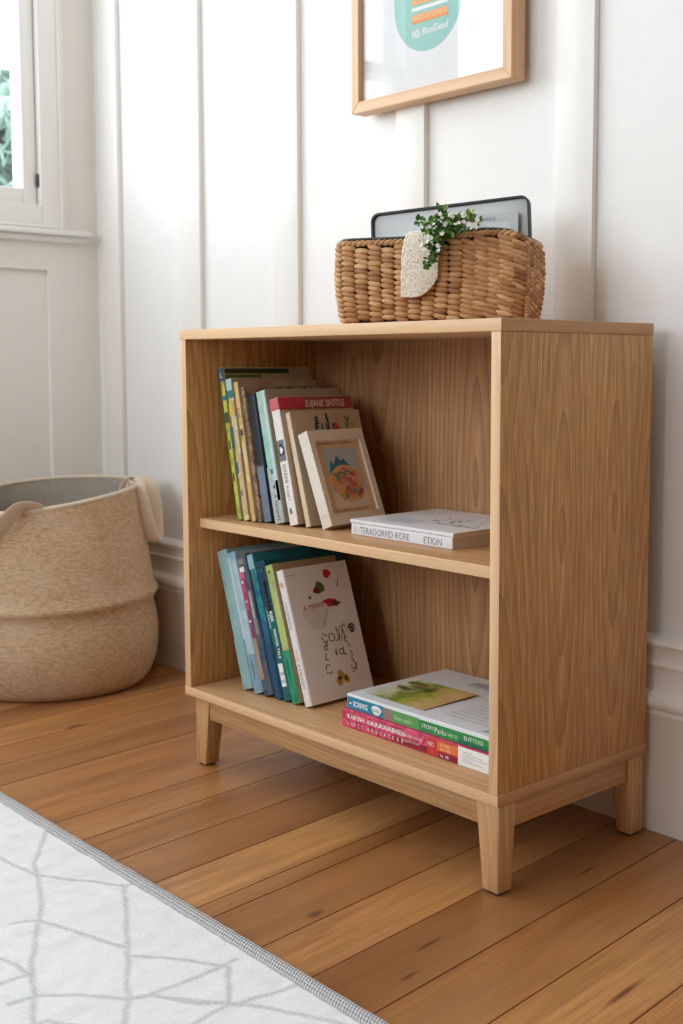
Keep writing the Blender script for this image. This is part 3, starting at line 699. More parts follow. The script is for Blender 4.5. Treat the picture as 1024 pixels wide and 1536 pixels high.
C_gt = plain('glossy_white_cover', rgb(222, 226, 230), .25, .02)
zg = ZL + .0302
e, L, d = flat('book', 'glossy white-topped book with teal and green spine, on top of the pink book', -.3885, -.0620, .0600, .2900, zg, .0245, C_gt, M_page, 0, .003)
s = Ink((0, 0, 0), (1, 0, 0), (0, 0, 1))
s.rect(.0008, .0008, .088, .0205, 0); s.rect(.088, .0008, .109, .0195, 1); s.rect(.109, .0008, .170, .0195, 2); s.rect(.170, .0008, .3257, .0185, 3); s.rect(.255, .0008, .3257, .008, 4, .0001)
s.text('ECRIVEG', .015, .006, .012, 5, 0, .0003, sx=.78, bold=.0003); s.rect(.006, .008, .011, .011, 5, .0003); s.blob(.072, .0105, .0115, .0078, 5, .0003, .1); s.text('GUIDE', .0625, .0075, .007, 0, 0, .0005, sx=.85)
s.text('Gam eetin', .114, .006, .0105, 6, 0, .0003, sx=.9); s.text('STORY', .176, .0075, .009, 5, 0, .0003); s.text('Parks', .204, .0055, .012, 5, 0, .0003); s.text('vero', .232, .006, .0115, 6, 0, .0003); s.text('EUTTOSS', .266, .008, .0095, 5, 0, .0003)
s.done('spine_print', [plain('turquoise_print', rgb(20, 132, 158), .4, .05), plain('mauve_brown_print', rgb(150, 122, 116), .4), plain('mid_green_print', rgb(92, 164, 92), .4, .1), plain('leaf_green_print', rgb(40, 146, 72), .4, .1), plain('bottle_green_print', rgb(16, 112, 80), .4), M_inkwhite, plain('mint_ink', rgb(196, 228, 190), .5)], e)
s = Ink((0, 0, .0245), (1, 0, 0), (0, 1, 0))
s.rect(.10, .178, .19, .205, 0); s.rect(.115, .184, .165, .20, 1, .0002)
for j in range(7):
    s.stroke([(.19 + .002 * j, .035 + j * .014), (.29 - .01 * (j % 3), .035 + j * .014)], .0009, 2, .0002)
s.poly([(.29, .012), (.326, .012), (.326, .075)], 3, .0002)
s.stroke([(.10, .19), (.13, .20), (.16, .186)], .0015, 2, .0004)
s.done('cover_print', [plain('lilac_wash', rgb(196, 200, 216), .3), plain('blue_grey_wash', rgb(160, 168, 190), .3), M_inkgrey, plain('soft_green_print', rgb(130, 190, 150), .35)], e)
# leaflet on it
lf = empty('leaflet', (-.377, .083, zg + .0249), 'green and yellow landscape leaflet lying on the glossy white book', 'leaflet', rot=(0, 0, radians(-1)))
bm = bmesh.new()
nx = 12
for i in range(nx):
    pass
g1 = [[bm.verts.new((.147 * i / nx, .122 * j / 8, .0006 + .0025 * (i / nx) ** 2 * (j / 8))) for j in range(9)] for i in range(nx + 1)]
for i in range(nx):
    for j in range(8): bm.faces.new((g1[i][j], g1[i + 1][j], g1[i + 1][j + 1], g1[i][j + 1]))
k = N('landscape_print'); o = k.obj(); sx = k.n('ShaderNodeSeparateXYZ'); k.set(sx, '0', o)
nz = k.noise(o, 40, 3); f = k.math('ADD', k.math('MULTIPLY', sx.outputs[0], 5.2), k.math('MULTIPLY', k.math('SUBTRACT', nz, .5), .5))
c = k.ramp(f, [(.0, rgb(226, 228, 214)), (.18, rgb(200, 204, 150)), (.32, rgb(112, 132, 44)), (.46, rgb(166, 172, 62)), (.6, rgb(214, 184, 124)), (.9, rgb(192, 154, 104))])
M_land = k.out(c, .3)
lo = build('sheet', bm, M_land, lf, smooth=180)
s = Ink((0, 0, .0042), (1, 0, 0), (0, 1, 0)); 
for i in range(12): s.blob(.052 + rr.uniform(-.024, .024), .078 + rr.uniform(-.024, .022), .010, .006, i % 2, .00005 * i, .3)
s.text('Meadow', .032, .074, .013, 2, .2, .001, bold=.0003)
s.done('print', [plain('forest_ink', rgb(78, 104, 38), .5), plain('olive_leaf_ink', rgb(112, 130, 44), .5), plain('salmon_ink', rgb(206, 150, 120), .5)], lf)

# ------------------------------------------------------------------ woven basket on top
TH = radians(28); BO = (-.3667, .0328)
wb = empty('wicker_basket', (BO[0], BO[1], H + .0004), 'woven seagrass basket on top of the oak bookcase', 'basket', rot=(0, 0, TH))
BLn, BD, BH = .281, .135, .129
def rrect(s, grow, n=None):
    """point + outward normal on rounded rectangle at arc parameter s in 0..1"""
    x0, x1, y0, y1, r = -grow, BLn + grow, -grow, BD + grow, .022 + grow * .5
    a, b = x1 - x0 - 2 * r, y1 - y0 - 2 * r; q = pi * r / 2
    P = 2 * (a + b) + 4 * q; t = (s % 1) * P
    for (kind, ln, ox, oy, ang) in (('l', a, x0 + r, y0, 0), ('c', q, x1 - r, y0 + r, -90), ('l', b, x1, y0 + r, 90), ('c', q, x1 - r, y1 - r, 0), ('l', a, x1 - r, y1, 180), ('c', q, x0 + r, y1 - r, 90), ('l', b, x0, y1 - r, 270), ('c', q, x0 + r, y0 + r, 180)):
        if t <= ln:
            if kind == 'l':
                d = (cos(radians(ang)), sin(radians(ang))); return Vector((ox + d[0] * t, oy + d[1] * t, 0)), Vector((d[1], -d[0], 0))
            th = radians(ang) + t / r
            return Vector((ox + r * cos(th), oy + r * sin(th), 0)), Vector((cos(th), sin(th), 0))
        t -= ln
    return Vector((x0 + r, y0, 0)), Vector((0, -1, 0))
PER = 2 * (BLn + BD)
def rim_z(s):
    p, n = rrect(s, 0); u = p.x / BLn
    return BH - .0045 + .009 * math.exp(-((u - .8) / .22) ** 2) - .004 * max(0, (u - .93) / .07)
k = N('seagrass'); o = k.obj()
v1 = k.noise(k.mapping(o, (1, 1, 1)), 55, 2); v2 = k.noise(k.mapping(o, (90, 90, 500)), 1, 3, .6)
at = k.n('ShaderNodeAttribute', attribute_name='strand'); sc = k.n('ShaderNodeSeparateColor'); k.set(sc, '0', at.outputs['Color'])
c = k.ramp(sc.outputs[0], [(0, rgb(158, 110, 68)), (.35, rgb(190, 140, 92)), (.7, rgb(210, 164, 114)), (1, rgb(226, 186, 138))])
c = k.mix(k.ramp(v2, [(.4, (0, 0, 0, 1)), (.8, (.7, .7, .7, 1))]), c, rgb(120, 80, 46))
M_sea = k.out(c, .62, v2, .35, .0008)
def nub(bm, c, t, n, up, a, b, h, tw, layer, col, seg=8, rings=7):
    """one fat strand crossing: a long egg along t, slightly turned"""
    t2 = (t * cos(tw) + up * sin(tw)).normalized(); u2 = n.cross(t2).normalized()
    R = []
    for i in range(rings + 1):
        ph = -pi / 2 + pi * i / rings
        x = sin(ph) * a; rr_ = max(.04, cos(ph)) ** .75
        R.append([bm.verts.new(c + t2 * x + u2 * (cos(2 * pi * j / seg) * b * rr_) + n * (sin(2 * pi * j / seg) * h * rr_ - .10 * h * (x / a) ** 2)) for j in range(seg)])
    fs = []
    for i in range(rings):
        for j in range(seg): fs.append(bm.faces.new((R[i][j], R[i][(j + 1) % seg], R[i + 1][(j + 1) % seg], R[i + 1][j])))
    fs.append(bm.faces.new(R[0][::-1])); fs.append(bm.faces.new(R[-1]))
    for f in fs:
        for l in f.loops: l[layer] = (col, col, col, 1)
bm = bmesh.new(); ly = bm.loops.layers.float_color.new('strand')
rw = random.Random(21)
cols_s = []
ss = 0.0
SP0 = .0205
while ss < PER - .008:
    fx = rrect(ss / PER, 0)[0]
    front = ss < BLn
    cols_s.append(ss); ss += (SP0 if not (front and fx.x > .185) else .0185)
ncol = len(cols_s)
scl = PER / ss
for ci, s0 in enumerate(cols_s):
    s1 = s0 * scl / PER
    p, n = rrect(s1, 0); tdir = Vector((-n.y, n.x, 0))
    fine_zone = 0 < p.y + .01 and p.y < .01 and p.x > .185
    ztop = rim_z(s1)
    rows = 17 if fine_zone else 15
    off = (ci % 2) * .5
    for r in range(rows):
        zf = (r + .5 + off * .9) / rows
        if zf > .985: continue
        z = zf * (ztop - .008) + .003
        grow = .004 + .006 * zf + .004 * sin(pi * zf) 
        q, nn = rrect(s1, grow)
        dz = (ztop / rows)
        a_ = .0122 if not fine_zone else .0150
        nub(bm, q + Vector((0, 0, z)) + nn * rw.uniform(-.0008, .0008), Vector((-nn.y, nn.x, 0)), nn, Vector((0, 0, 1)), a_, dz * .60, .0058 if not fine_zone else .0045, (-.12 if not fine_zone else -.32) + rw.uniform(-.12, .12), ly, min(1, max(0, rw.gauss(.5, .25))))
# rim rope: slanted strands round the top
NR = 96
for i in range(NR):
    s1 = i / NR; q, nn = rrect(s1, .0095)
    nub(bm, q + Vector((0, 0, rim_z(s1) - .001)) - nn * .002, Vector((-nn.y, nn.x, 0)), nn, Vector((0, 0, 1)), .0085, .0042, .0058, .45 + rw.uniform(-.12, .12), ly, min(1, max(0, rw.gauss(.5, .22))))
# upright plait at the right front corner
for i in range(22):
    s1 = (BLn - .012) / PER; q, nn = rrect(s1, .0145)
    nub(bm, q + Vector((0, 0, .006 + i * .0052)), Vector((-nn.y, nn.x, 0)), nn, Vector((0, 0, 1)), .0045, .0032, .0036, .6, ly, min(1, max(0, rw.gauss(.45, .2))))
build('weave', bm, M_sea, wb, smooth=180)
# inside wall + floor of the basket and dark lining turned over the rim
bm = bmesh.new()
NS = 72
def ringv(g, zf, add=0): 
    out = []
    for i in range(NS):
        q, nn = rrect(i / NS, g); out.append(bm.verts.new(q + Vector((0, 0, (rim_z(i / NS) + add) if zf else .004))))
    return out
A = ringv(.0, 0); B = ringv(.004, 1, .002); C = ringv(.0085, 1, .0050); Dd = ringv(.0035, 1, .0080); E_ = ringv(-.0005, 1, .001); F_ = ringv(-.003, 0)
for P, Q in ((A, B), (B, C), (C, Dd), (Dd, E_), (E_, F_)):
    for i in range(NS): bm.faces.new((P[i], P[(i + 1) % NS], Q[(i + 1) % NS], Q[i]))
bm.faces.new(F_)
build('lining', bm, plain('dark_green_lining', rgb(34, 46, 46), .55, .1), wb, smooth=60)
# loop handle hole at the foot of the right corner is left as a small cord
# crocheted cloth over the rim
k = N('crochet_cotton'); o = k.obj(); vo = k.n('ShaderNodeTexVoronoi', feature='F1'); k.set(vo, 'Vector', o); k.set(vo, 'Scale', 330)
c = k.ramp(vo.outputs['Distance'], [(.3, rgb(244, 237, 222)), (.9, rgb(196, 182, 158))])
M_cro = k.out(c, .9, vo.outputs['Distance'], -.9, .002)
TOWN = empty('crochet_cloth', (BO[0], BO[1], H), 'cream crocheted cloth hanging over the front of the woven basket', 'cloth', rot=(0, 0, TH))
bm = bmesh.new(); lay = []
path = [(.010, .118), (.006, .130), (.000, .1365), (-.010, .1385), (-.018, .135), (-.0225, .125), (-.0235, .110), (-.0235, .09), (-.0235, .07), (-.0225, .052), (-.022, .040)]
NV, NU = 60, 30
def lerp_path(t):
    f = t * (len(path) - 1); i = min(int(f), len(path) - 2); g = f - i
    return (path[i][0] * (1 - g) + path[i + 1][0] * g, path[i][1] * (1 - g) + path[i + 1][1] * g)
G_ = []
for j in range(NV + 1):
    t = j / NV; y, z = lerp_path(t); row = []
    cx = .139 - .004 * t; half = .0275 * (.62 + .45 * min(1, t * 1.5))
    for i in range(NU + 1):
        u = -1 + 2 * i / NU
        x = cx + u * half
        zz = z + (.006 * u * (t ** 2)) + (.010 * max(0, u) ** 2 + .004 * u * u) * (t ** 3) * 1.6
        bump = .0011 * (sin(x * 1500 + sin(j * 1.1)) * sin(j * 1.9))
        row.append(bm.verts.new((x, y - bump - .0015 * cos(u * 2.5), zz)))
    G_.append(row)
for j in range(NV):
    for i in range(NU): bm.faces.new((G_[j][i], G_[j][i + 1], G_[j + 1][i + 1], G_[j + 1][i]))
o = build('knitted_panel', bm, M_cro, TOWN, smooth=180)
sm = o.modifiers.new('thick', 'SOLIDIFY'); sm.thickness = .0022; sm.offset = 0
# green sprig with small white flowers
SPR = empty('flower_sprig', (BO[0], BO[1], H), 'green leafy sprig with small white flowers on the basket rim', 'plant', rot=(0, 0, TH))
rs = random.Random(5)
k = N('sprig_leaf'); at = k.n('ShaderNodeAttribute', attribute_name='strand'); sc = k.n('ShaderNodeSeparateColor'); k.set(sc, '0', at.outputs['Color'])
M_leaf = k.out(k.ramp(sc.outputs[0], [(0, rgb(52, 96, 42)), (.5, rgb(98, 142, 62)), (1, rgb(164, 190, 104))]), .5)
bm = bmesh.new(); ly = bm.loops.layers.float_color.new('strand')
stems = bmesh.new(); flw = bmesh.new()
tips = [(.160, -.034, .130), (.176, -.036, .152), (.186, -.030, .166), (.200, -.034, .150), (.215, -.034, .144), (.232, -.030, .156), (.240, -.026, .148), (.165, -.040, .112), (.170, -.040, .094), (.176, -.042, .088), (.183, -.040, .120), (.197, -.038, .132), (.222, -.036, .134), (.150, -.032, .146), (.168, -.042, .082)]
tips = [(a - .012, b, c + .003) for a, b, c in tips]
root = Vector((.183, -.004, .141))
def leafq(c, d, n, L, w, col):
    d = d.normalized(); s_ = d.cross(n).normalized(); n = s_.cross(d)
    ring = [c, c + d * L * .3 + s_ * w, c + d * L * .7 + s_ * w * .8, c + d * L - n * L * .1, c + d * L * .7 - s_ * w * .8, c + d * L * .3 - s_ * w]
    mid = bm.verts.new(c + d * L * .5 + n * -w * .4)
    vv = [bm.verts.new(p) for p in ring]
    for i in range(6):
        f = bm.faces.new((vv[i], vv[(i + 1) % 6], mid))
        for l in f.loops: l[ly] = (col, col, col, 1)
for ti, tp_ in enumerate(tips):
    tp_ = Vector(tp_); ctrl = (root + tp_) / 2 + Vector((0, -.012, .006))
    pts = [root * (1 - t) ** 2 + ctrl * 2 * t * (1 - t) + tp_ * t * t for t in [i / 8 for i in range(9)]]
    tube(stems, pts, .0008, 6)
    for i in range(2, 9):
        for q in range(5):
            d = Vector((rs.gauss(0, 1), rs.gauss(-.5, .8), rs.gauss(.2, .9))).normalized()
            c = pts[i] + Vector((rs.gauss(0, .003), rs.gauss(-.002, .003), rs.gauss(0, .003)))
            leafq(c, d, Vector((rs.gauss(0, 1), rs.gauss(-1, .5), rs.gauss(.5, 1))), rs.uniform(.006, .0108), rs.uniform(.0022, .004), min(1, max(0, rs.gauss(.42, .25) + (.35 if ti == 5 else -.2 if ti in (8, 9, 14) else 0))))
def flower(c, r):
    n = Vector((rs.gauss(.2, .3), -1, rs.gauss(.2, .3))).normalized(); u = n.orthogonal().normalized(); v = n.cross(u)
    for p in range(5):
        a = 2 * pi * p / 5; d = u * cos(a) + v * sin(a); sd = n.cross(d)
        vv = [flw.verts.new(c + x) for x in (Vector((0, 0, 0)), d * r * .5 + sd * r * .38, d * r + sd * r * .15 + n * r * .2, d * r - sd * r * .15 + n * r * .2, d * r * .5 - sd * r * .38)]
        flw.faces.new(vv)
for c in [(.243, -.034, .146), (.239, -.036, .139), (.233, -.04, .137), (.247, -.03, .139), (.162, -.047, .118), (.168, -.048, .114), (.160, -.044, .109), (.172, -.046, .121), (.195, -.045, .140), (.205, -.044, .149), (.188, -.044, .156), (.178, -.046, .103), (.183, -.046, .108), (.212, -.044, .142), (.220, -.043, .148), (.190, -.047, .127), (.173, -.044, .141), (.226, -.042, .141)]:
    for _ in range(2): flower(Vector(c) + Vector((-.012, 0, .003)) + Vector((rs.gauss(0, .003), rs.gauss(-.002, .001), rs.gauss(0, .003))), rs.uniform(.0028, .0042))
build('stem', stems, plain('stem_green', rgb(86, 110, 60), .6), SPR, smooth=60)
o = build('leaves', bm, M_leaf, SPR); build('flowers', flw, plain('white_petal', rgb(236, 236, 226), .6), SPR)

# framed glossy panel and papers standing in the basket
def inb(x, y, z): return Vector((x, y, z))
PL, PRt = Vector((.012, .112, 0)), Vector((.2815, .106, 0))
pd = (PRt - PL); plen = pd.length; ang = math.atan2(pd.y, pd.x)
gp = empty('glass_board', (0, 0, 0), 'dark green rimmed glossy board standing inside the woven basket', 'board')
gp.matrix_world = Matrix.Translation(Vector((BO[0], BO[1], H + .012))) @ Matrix.Rotation(TH, 4, 'Z') @ Matrix.Translation(PL) @ Matrix.Rotation(ang, 4, 'Z') @ Matrix.Rotation(radians(-4), 4, 'Y') @ Matrix.Rotation(radians(-6), 4, 'X')
gh = .176
def rr_outline(w, h, r, inset=0, n=7):
    pts = []
    for cx, cz, a0 in ((w - r, r, -90), (w - r, h - r, 0), (r, h - r, 90), (r, r, 180)):
        for i in range(n + 1):
            a = radians(a0 + 90 * i / n); pts.append((cx + (r - inset) * cos(a), cz + (r - inset) * sin(a)))
    return pts
bm = bmesh.new()
O = rr_outline(plen, gh, .014); I = rr_outline(plen, gh, .014, .0032)
rings = [[bm.verts.new((x, y, z)) for x, z in pp] for pp, y in ((O, .001), (O, .013), (I, .014), (I, .004), (I, -.001))]
rings = [[bm.verts.new((x, y, z)) for x, z in pp] for pp, y in ((O, 0), (O, .012), (I, .012), (I, 0))]
bm.free(); bm = bmesh.new()
rings = [[bm.verts.new((x, y, z)) for x, z in pp] for pp, y in ((O, 0), (O, .012), (I, .012), (I, 0))]
n = len(O)
for a in range(4):
    P, Q = rings[a], rings[(a + 1) % 4]
    for i in range(n): bm.faces.new((P[i], P[(i + 1) % n], Q[(i + 1) % n], Q[i]))
M_dkgreen = plain('dark_green_rim', rgb(20, 30, 30), .5, .1)
build('rim', bm, M_dkgreen, gp, smooth=50)
bm = bmesh.new(); Pn = rr_outline(plen, gh, .014, .003)
A = [bm.verts.new((x, .006, z)) for x, z in Pn]; B = [bm.verts.new((x, .0085, z)) for x, z in Pn]
bm.faces.new(A); bm.faces.new(B[::-1])
for i in range(n): bm.faces.new((A[i], B[i], B[(i + 1) % n], A[(i + 1) % n]))
k = N('glossy_grey_board'); nz = k.noise(k.obj(), 9, 3)
build('panel', bm, k.out(k.mix(nz, rgb(168, 170, 170), rgb(200, 201, 200)), .12), gp)
pa = empty('paper_sheet', (0, 0, 0), 'light grey printed paper sheet in front of the glossy board in the basket', 'paper')
pa.matrix_world = gp.matrix_world.copy() @ Matrix.Translation((.150, -.004, .02)) @ Matrix.Rotation(radians(2), 4, 'Y')
bm = bmesh.new(); poly_box(bm, 0, .098, 0, .0022, 0, .134, bevel=.0004); build('sheet', bm, plain('grey_paper', rgb(204, 206, 208), .7, .04, 20), pa)
s = Ink((0, 0, 0), (1, 0, 0), (0, 0, 1)); s.text('NORE EARAINS', .006, .122, .0085, 0, sx=.95); s.rect(.045, .10, .085, .118, 1); s.rect(.005, .098, .04, .1, 0)
s.done('lettering', [M_inkgrey, plain('pale_grey_block', rgb(222, 222, 224), .6)], pa)
sc_ = empty('paper_scroll', (0, 0, 0), 'small rolled beige paper standing at the left inside the basket', 'paper')
sc_.matrix_world = gp.matrix_world.copy() @ Matrix.Translation((.038, -.008, .0))
bm = bmesh.new(); tube(bm, [(0, 0, 0), (0, 0, .05), (.001, 0, .10), (.002, 0, .128), (.002, 0, .131)], [.006, .0065, .0065, .005, .002], 12)
build('roll', bm, plain('beige_paper', rgb(206, 200, 192), .8), sc_, smooth=60)

# ------------------------------------------------------------------ large framed print on the wall
PX0, PX1, PZ0, PZ1 = -.6945, -.2870, 1.2135, 1.76
FY0, FY1, FW = .337, .3715, .0205
pic = empty('framed_print', ((PX0 + PX1) / 2, FY1, PZ0), 'large pale oak framed print with a teal round motif hanging on the wall', 'framed print')
PLc = (-(PX0 + PX1) / 2, -FY1, -PZ0)
def mitre(a0, a1, b0, b1, m):   # one bar with mitred ends; points given in (x,z)
    bm = bmesh.new()
    q = [a0, a1, b1, b0]
    f = [bm.verts.new((x, FY0, z)) for x, z in q]; bk = [bm.verts.new((x, FY1, z)) for x, z in q]
    fs = [bm.faces.new(f), bm.faces.new(bk[::-1])] + [bm.faces.new((f[i], f[(i + 1) % 4], bk[(i + 1) % 4], bk[i])) for i in range(4)]
    bmesh.ops.bevel(bm, geom=list(bm.edges), offset=.0008, segments=2, affect='EDGES')
    return build('frame_bar', bm, m, pic, PLc, smooth=40)
o_ = [(PX0, PZ0), (PX1, PZ0), (PX1, PZ1), (PX0, PZ1)]; i_ = [(PX0 + FW, PZ0 + FW), (PX1 - FW, PZ0 + FW), (PX1 - FW, PZ1 - FW), (PX0 + FW, PZ1 - FW)]
for a in range(4): mitre(o_[a], o_[(a + 1) % 4], i_[a], i_[(a + 1) % 4], M_frame_oak if a % 2 == 0 else M_frame_oakz)
bm = bmesh.new(); poly_box(bm, PX0 + .01, PX1 - .01, .352, .362, PZ0 + .01, PZ1 - .01)
ob = build('print', bm, plain('print_white', rgb(232, 233, 234), .7, .005), pic, PLc)
s = Ink(Vector((0, .3518, 0)) + Vector(PLc), (1, 0, 0), (0, 0, 1), .0003)
# teal rounded motif with white and orange bars
cx, r0 = -.502, .087
pts = [(cx - r0, 1.50)] + [(cx + r0 * cos(radians(a)), 1.388 + .088 * sin(radians(a))) for a in range(180, 361, 8)] + [(cx + r0, 1.50)]
s.poly(pts, 0)
s.rect(cx - .040, 1.352, cx + .052, 1.368, 1, .0003); s.rect(cx - .040, 1.352, cx + .052, 1.357, 2, .0004); s.rect(cx - .040, 1.384, cx + .052, 1.396, 1, .0003); s.rect(cx - .040, 1.374, cx + .052, 1.380, 3, .0003); s.rect(cx - .04, 1.402, cx + .05, 1.41, 3, .0003)
s.text('I@ filosGead', cx - .040, 1.329, .0175, 3, .02, .0004, bold=.0004)
s.text('osnf', cx + .088, 1.330, .016, 4, 0, .0003); s.text('E', cx + .104, 1.312, .012, 5, 0, .0003)
s.done('motif', [plain('dusty_teal_ink', rgb(144, 200, 190), .6, .02), plain('peach_orange_ink', rgb(244, 176, 112), .6, .1), plain('tangerine_ink', rgb(240, 150, 70), .6), M_inkwhite, plain('blush_ink', rgb(240, 190, 190), .6), plain('clay_ink', rgb(210, 150, 120), .6)], pic)
bm = bmesh.new(); poly_box(bm, PX0 + .012, PX1 - .012, .3445, .3465, PZ0 + .012, PZ1 - .012); build('glazing', bm, M_picglass, pic, PLc)

# ------------------------------------------------------------------ fabric storage bin
BC = Vector((-1.494, .102, 0))
sb = empty('fabric_bin', BC, 'large beige fabric storage bin with loop handles on the floor in the corner', 'basket')
k = N('beige_linen'); o = k.obj()
w1 = k.noise(k.mapping(o, (70, 70, 520)), 1, 2, .6); w2 = k.noise(k.mapping(o, (420, 420, 120)), 1, 2, .6); w3 = k.noise(o, 11, 4)
wv = k.math('ADD', k.math('MULTIPLY', w1, 1.3), k.math('MULTIPLY', w2, .7))
c = k.mix(k.ramp(wv, [(.35, (0, 0, 0, 1)), (.65, (1, 1, 1, 1))]), rgb(172, 142, 108), rgb(208, 180, 146))
c = k.mix(k.ramp(k.math('MULTIPLY', wv, .5), [(.38, (0, 0, 0, 1)), (.62, (1, 1, 1, 1))]), rgb(166, 136, 102), rgb(212, 184, 150))
c = k.mix(k.ramp(w3, [(.4, (0, 0, 0, 1)), (.75, (.35, .35, .35, 1))]), c, rgb(214, 196, 172))
M_lin = k.out(c, .92, wv, .5, .0016)
k = N('grey_felt_inner'); o = k.obj(); w3 = k.noise(o, 200, 3)
M_felt = k.out(k.mix(w3, rgb(150, 140, 126), rgb(186, 176, 162)), .95, w3, .4, .001)
PR = [(.0, .206), (.006, .214), (.02, .224), (.05, .2355), (.085, .2415), (.12, .2410), (.150, .2350), (.172, .2290), (.186, .2300), (.193, .2365), (.199, .2400), (.206, .2380), (.214, .2310), (.235, .2265), (.28, .2190), (.33, .2110), (.37, .2050), (.405, .2010), (.414, .2010)]
def bin_pt(th, z, r):
    zz = z; k_ = z / .414
    # rim sags at the left front, fold line dips
    tilt = .024 * cos(th - radians(100))
    zz = z * (1 + .063 * k_) + tilt * k_ ** 2 + .004 * sin(2 * th + 1) * k_
    wob = 1 + .012 * sin(3 * th + 2.1) * (1 - k_) + .010 * math.exp(-((z - .075 - .03 * sin(2 * th)) / .02) ** 2) * sin(4 * th + .6) + .010 * sin(5 * th + z * 9) * (.4 + .6 * (1 - k_)) * .6
    lim = .0
    return Vector((r * wob * cos(th), r * wob * sin(th), max(0.0005, zz)))
bm = bmesh.new(); NT = 96
rows = [[bin_pt(2 * pi * i / NT, z, r) for i in range(NT)] for z, r in PR]
rv = [[bm.verts.new(p) for p in row] for row in rows]
for a, b in zip(rv, rv[1:]):
    for i in range(NT): bm.faces.new((a[i], a[(i + 1) % NT], b[(i + 1) % NT], b[i]))
bm.faces.new(rv[0][::-1])
o = build('shell', bm, M_lin, sb, smooth=180)
bm = bmesh.new()
rows = [[bin_pt(2 * pi * i / NT, z, r - .006) for i in range(NT)] for z, r in PR if z > .004]
rv = [[bm.verts.new(p) for p in row] for row in rows]
for a, b in zip(rv, rv[1:]):
    for i in range(NT): bm.faces.new((a[i], b[i], b[(i + 1) % NT], a[(i + 1) % NT]))
bm.faces.new(rv[0])
build('inner_wall', bm, M_felt, sb, smooth=180)
bm = bmesh.new(); tube(bm, [bin_pt(2 * pi * i / NT, .414, .198) + Vector((0, 0, .001)) for i in range(NT)], .0052, 10, closed=True)
k = N('pale_piping'); nz = k.noise(k.obj(), 300, 3); M_pip = k.out(k.mix(nz, rgb(196, 178, 156), rgb(222, 208, 190)), .9, nz, .4, .001)
build('rim_piping', bm, M_pip, sb, smooth=180)
def strap(pts, widths, wdir, th=.005):
    """soft band following pts, width along wdir"""
    bm = bmesh.new(); R = []
    n = len(pts)
    for i in range(n):
        p = Vector(pts[i]); d = (Vector(pts[min(i + 1, n - 1)]) - Vector(pts[max(0, i - 1)])).normalized()
        wd = Vector(wdir[i] if isinstance(wdir, list) else wdir); wd = (wd - d * wd.dot(d)).normalized(); nn = d.cross(wd)
        w = widths[i] / 2
        R.append([bm.verts.new(p + wd * (w * cos(a)) + nn * (th * (1 if abs(cos(a)) < .95 else .7) * sin(a))) for a in [2 * pi * q / 16 for q in range(16)]])
    for a, b in zip(R, R[1:]):
        for q in range(16): bm.faces.new((a[q], a[(q + 1) % 16], b[(q + 1) % 16], b[q]))
    bm.faces.new(R[0][::-1]); bm.faces.new(R[-1])
    return bm
def smooth_path(ctrl, n=28):
    """Catmull-Rom"""
    P = [Vector(c) for c in ctrl]; P = [P[0] * 2 - P[1]] + P + [P[-1] * 2 - P[-2]]; out = []
    segs = len(P) - 3
    for s_ in range(segs):
        a, b, c, d = P[s_:s_ + 4]
        m = max(2, n // segs)
        for i in range(m):
            t = i / m; out.append(.5 * ((2 * b) + (c - a) * t + (2 * a - 5 * b + 4 * c - d) * t * t + (3 * b - a - 3 * c + d) * t ** 3))
    out.append(P[-2]); return out
def polar(th, r, z): return Vector((r * cos(radians(th)), r * sin(radians(th)), z))
HANDLES = ((-46, 1), (42, 0))
# left-front handle: folded loop hanging outwards;  right handle: loop over the rim
ctrl = [polar(-36, .186, .385), polar(-37, .192, .415), polar(-40, .203, .432), polar(-46, .222, .425), polar(-54, .234, .39), polar(-64, .238, .355), polar(-75, .238, .335), polar(-88, .232, .345), polar(-96, .220, .385), polar(-100, .203, .425), polar(-102, .190, .400)]
pts = smooth_path(ctrl, 44)
wds = []
for i, p in enumerate(pts):
    t = i / (len(pts) - 1); rad_ = Vector((p.x, p.y, 0)).normalized(); tg = Vector((-rad_.y, rad_.x, 0)); mid = (rad_ + Vector((0, 0, .9))).normalized()
    a = min(1, max(0, (t - .14) / .16)); b = min(1, max(0, (t - .72) / .16))
    wds.append((tg * (1 - a) + mid * a * (1 - b) - tg * b).normalized())
o = build('handle', strap(pts, [.05] * len(pts), wds, .004), M_pip, sb, smooth=180)
ctrl = [polar(86, .178, .405), polar(82, .188, .452), polar(76, .210, .466), polar(69, .228, .450), polar(65, .234, .41), polar(62, .236, .37), polar(58, .236, .335), polar(53, .230, .325), polar(48, .226, .345), polar(45, .218, .39), polar(43, .210, .435), polar(44, .200, .466), polar(46, .188, .445), polar(47, .185, .415)]
pts = smooth_path(ctrl, 48)
o = build('handle', strap(pts, [.036] * len(pts), [Vector((p.x, p.y, 0)).normalized() for p in pts], .0045), M_pip, sb, smooth=180)

# ------------------------------------------------------------------ rug
RX0, RX1, RY0, RY1, RZ = -1.25, 1.05, -1.6, -.332, .0085
k = N('rug_pile'); o = k.obj(); at = k.n('ShaderNodeAttribute', attribute_name='pattern'); sc = k.n('ShaderNodeSeparateColor'); k.set(sc, '0', at.outputs['Color'])
n1 = k.noise(o, 420, 3, .7); n2 = k.noise(k.mapping(o, (34, 9, 1), rot=(0, 0, radians(8))), 1, 3, .6); n3 = k.noise(k.mapping(o, (1, 1, 1)), 1200, 2)
c = k.mix(k.ramp(n2, [(.42, (0, 0, 0, 1)), (.7, (.6, .6, .6, 1))]), rgb(243, 243, 244), rgb(226, 228, 230))
ln_ = k.math('MULTIPLY', k.math('MULTIPLY', sc.outputs[0], .72), k.math('MULTIPLY_ADD', k.ramp(n1, [(.35, (0, 0, 0, 1)), (.65, (1, 1, 1, 1))]), .9, .3))
c = k.mix(ln_, c, rgb(164, 167, 172))
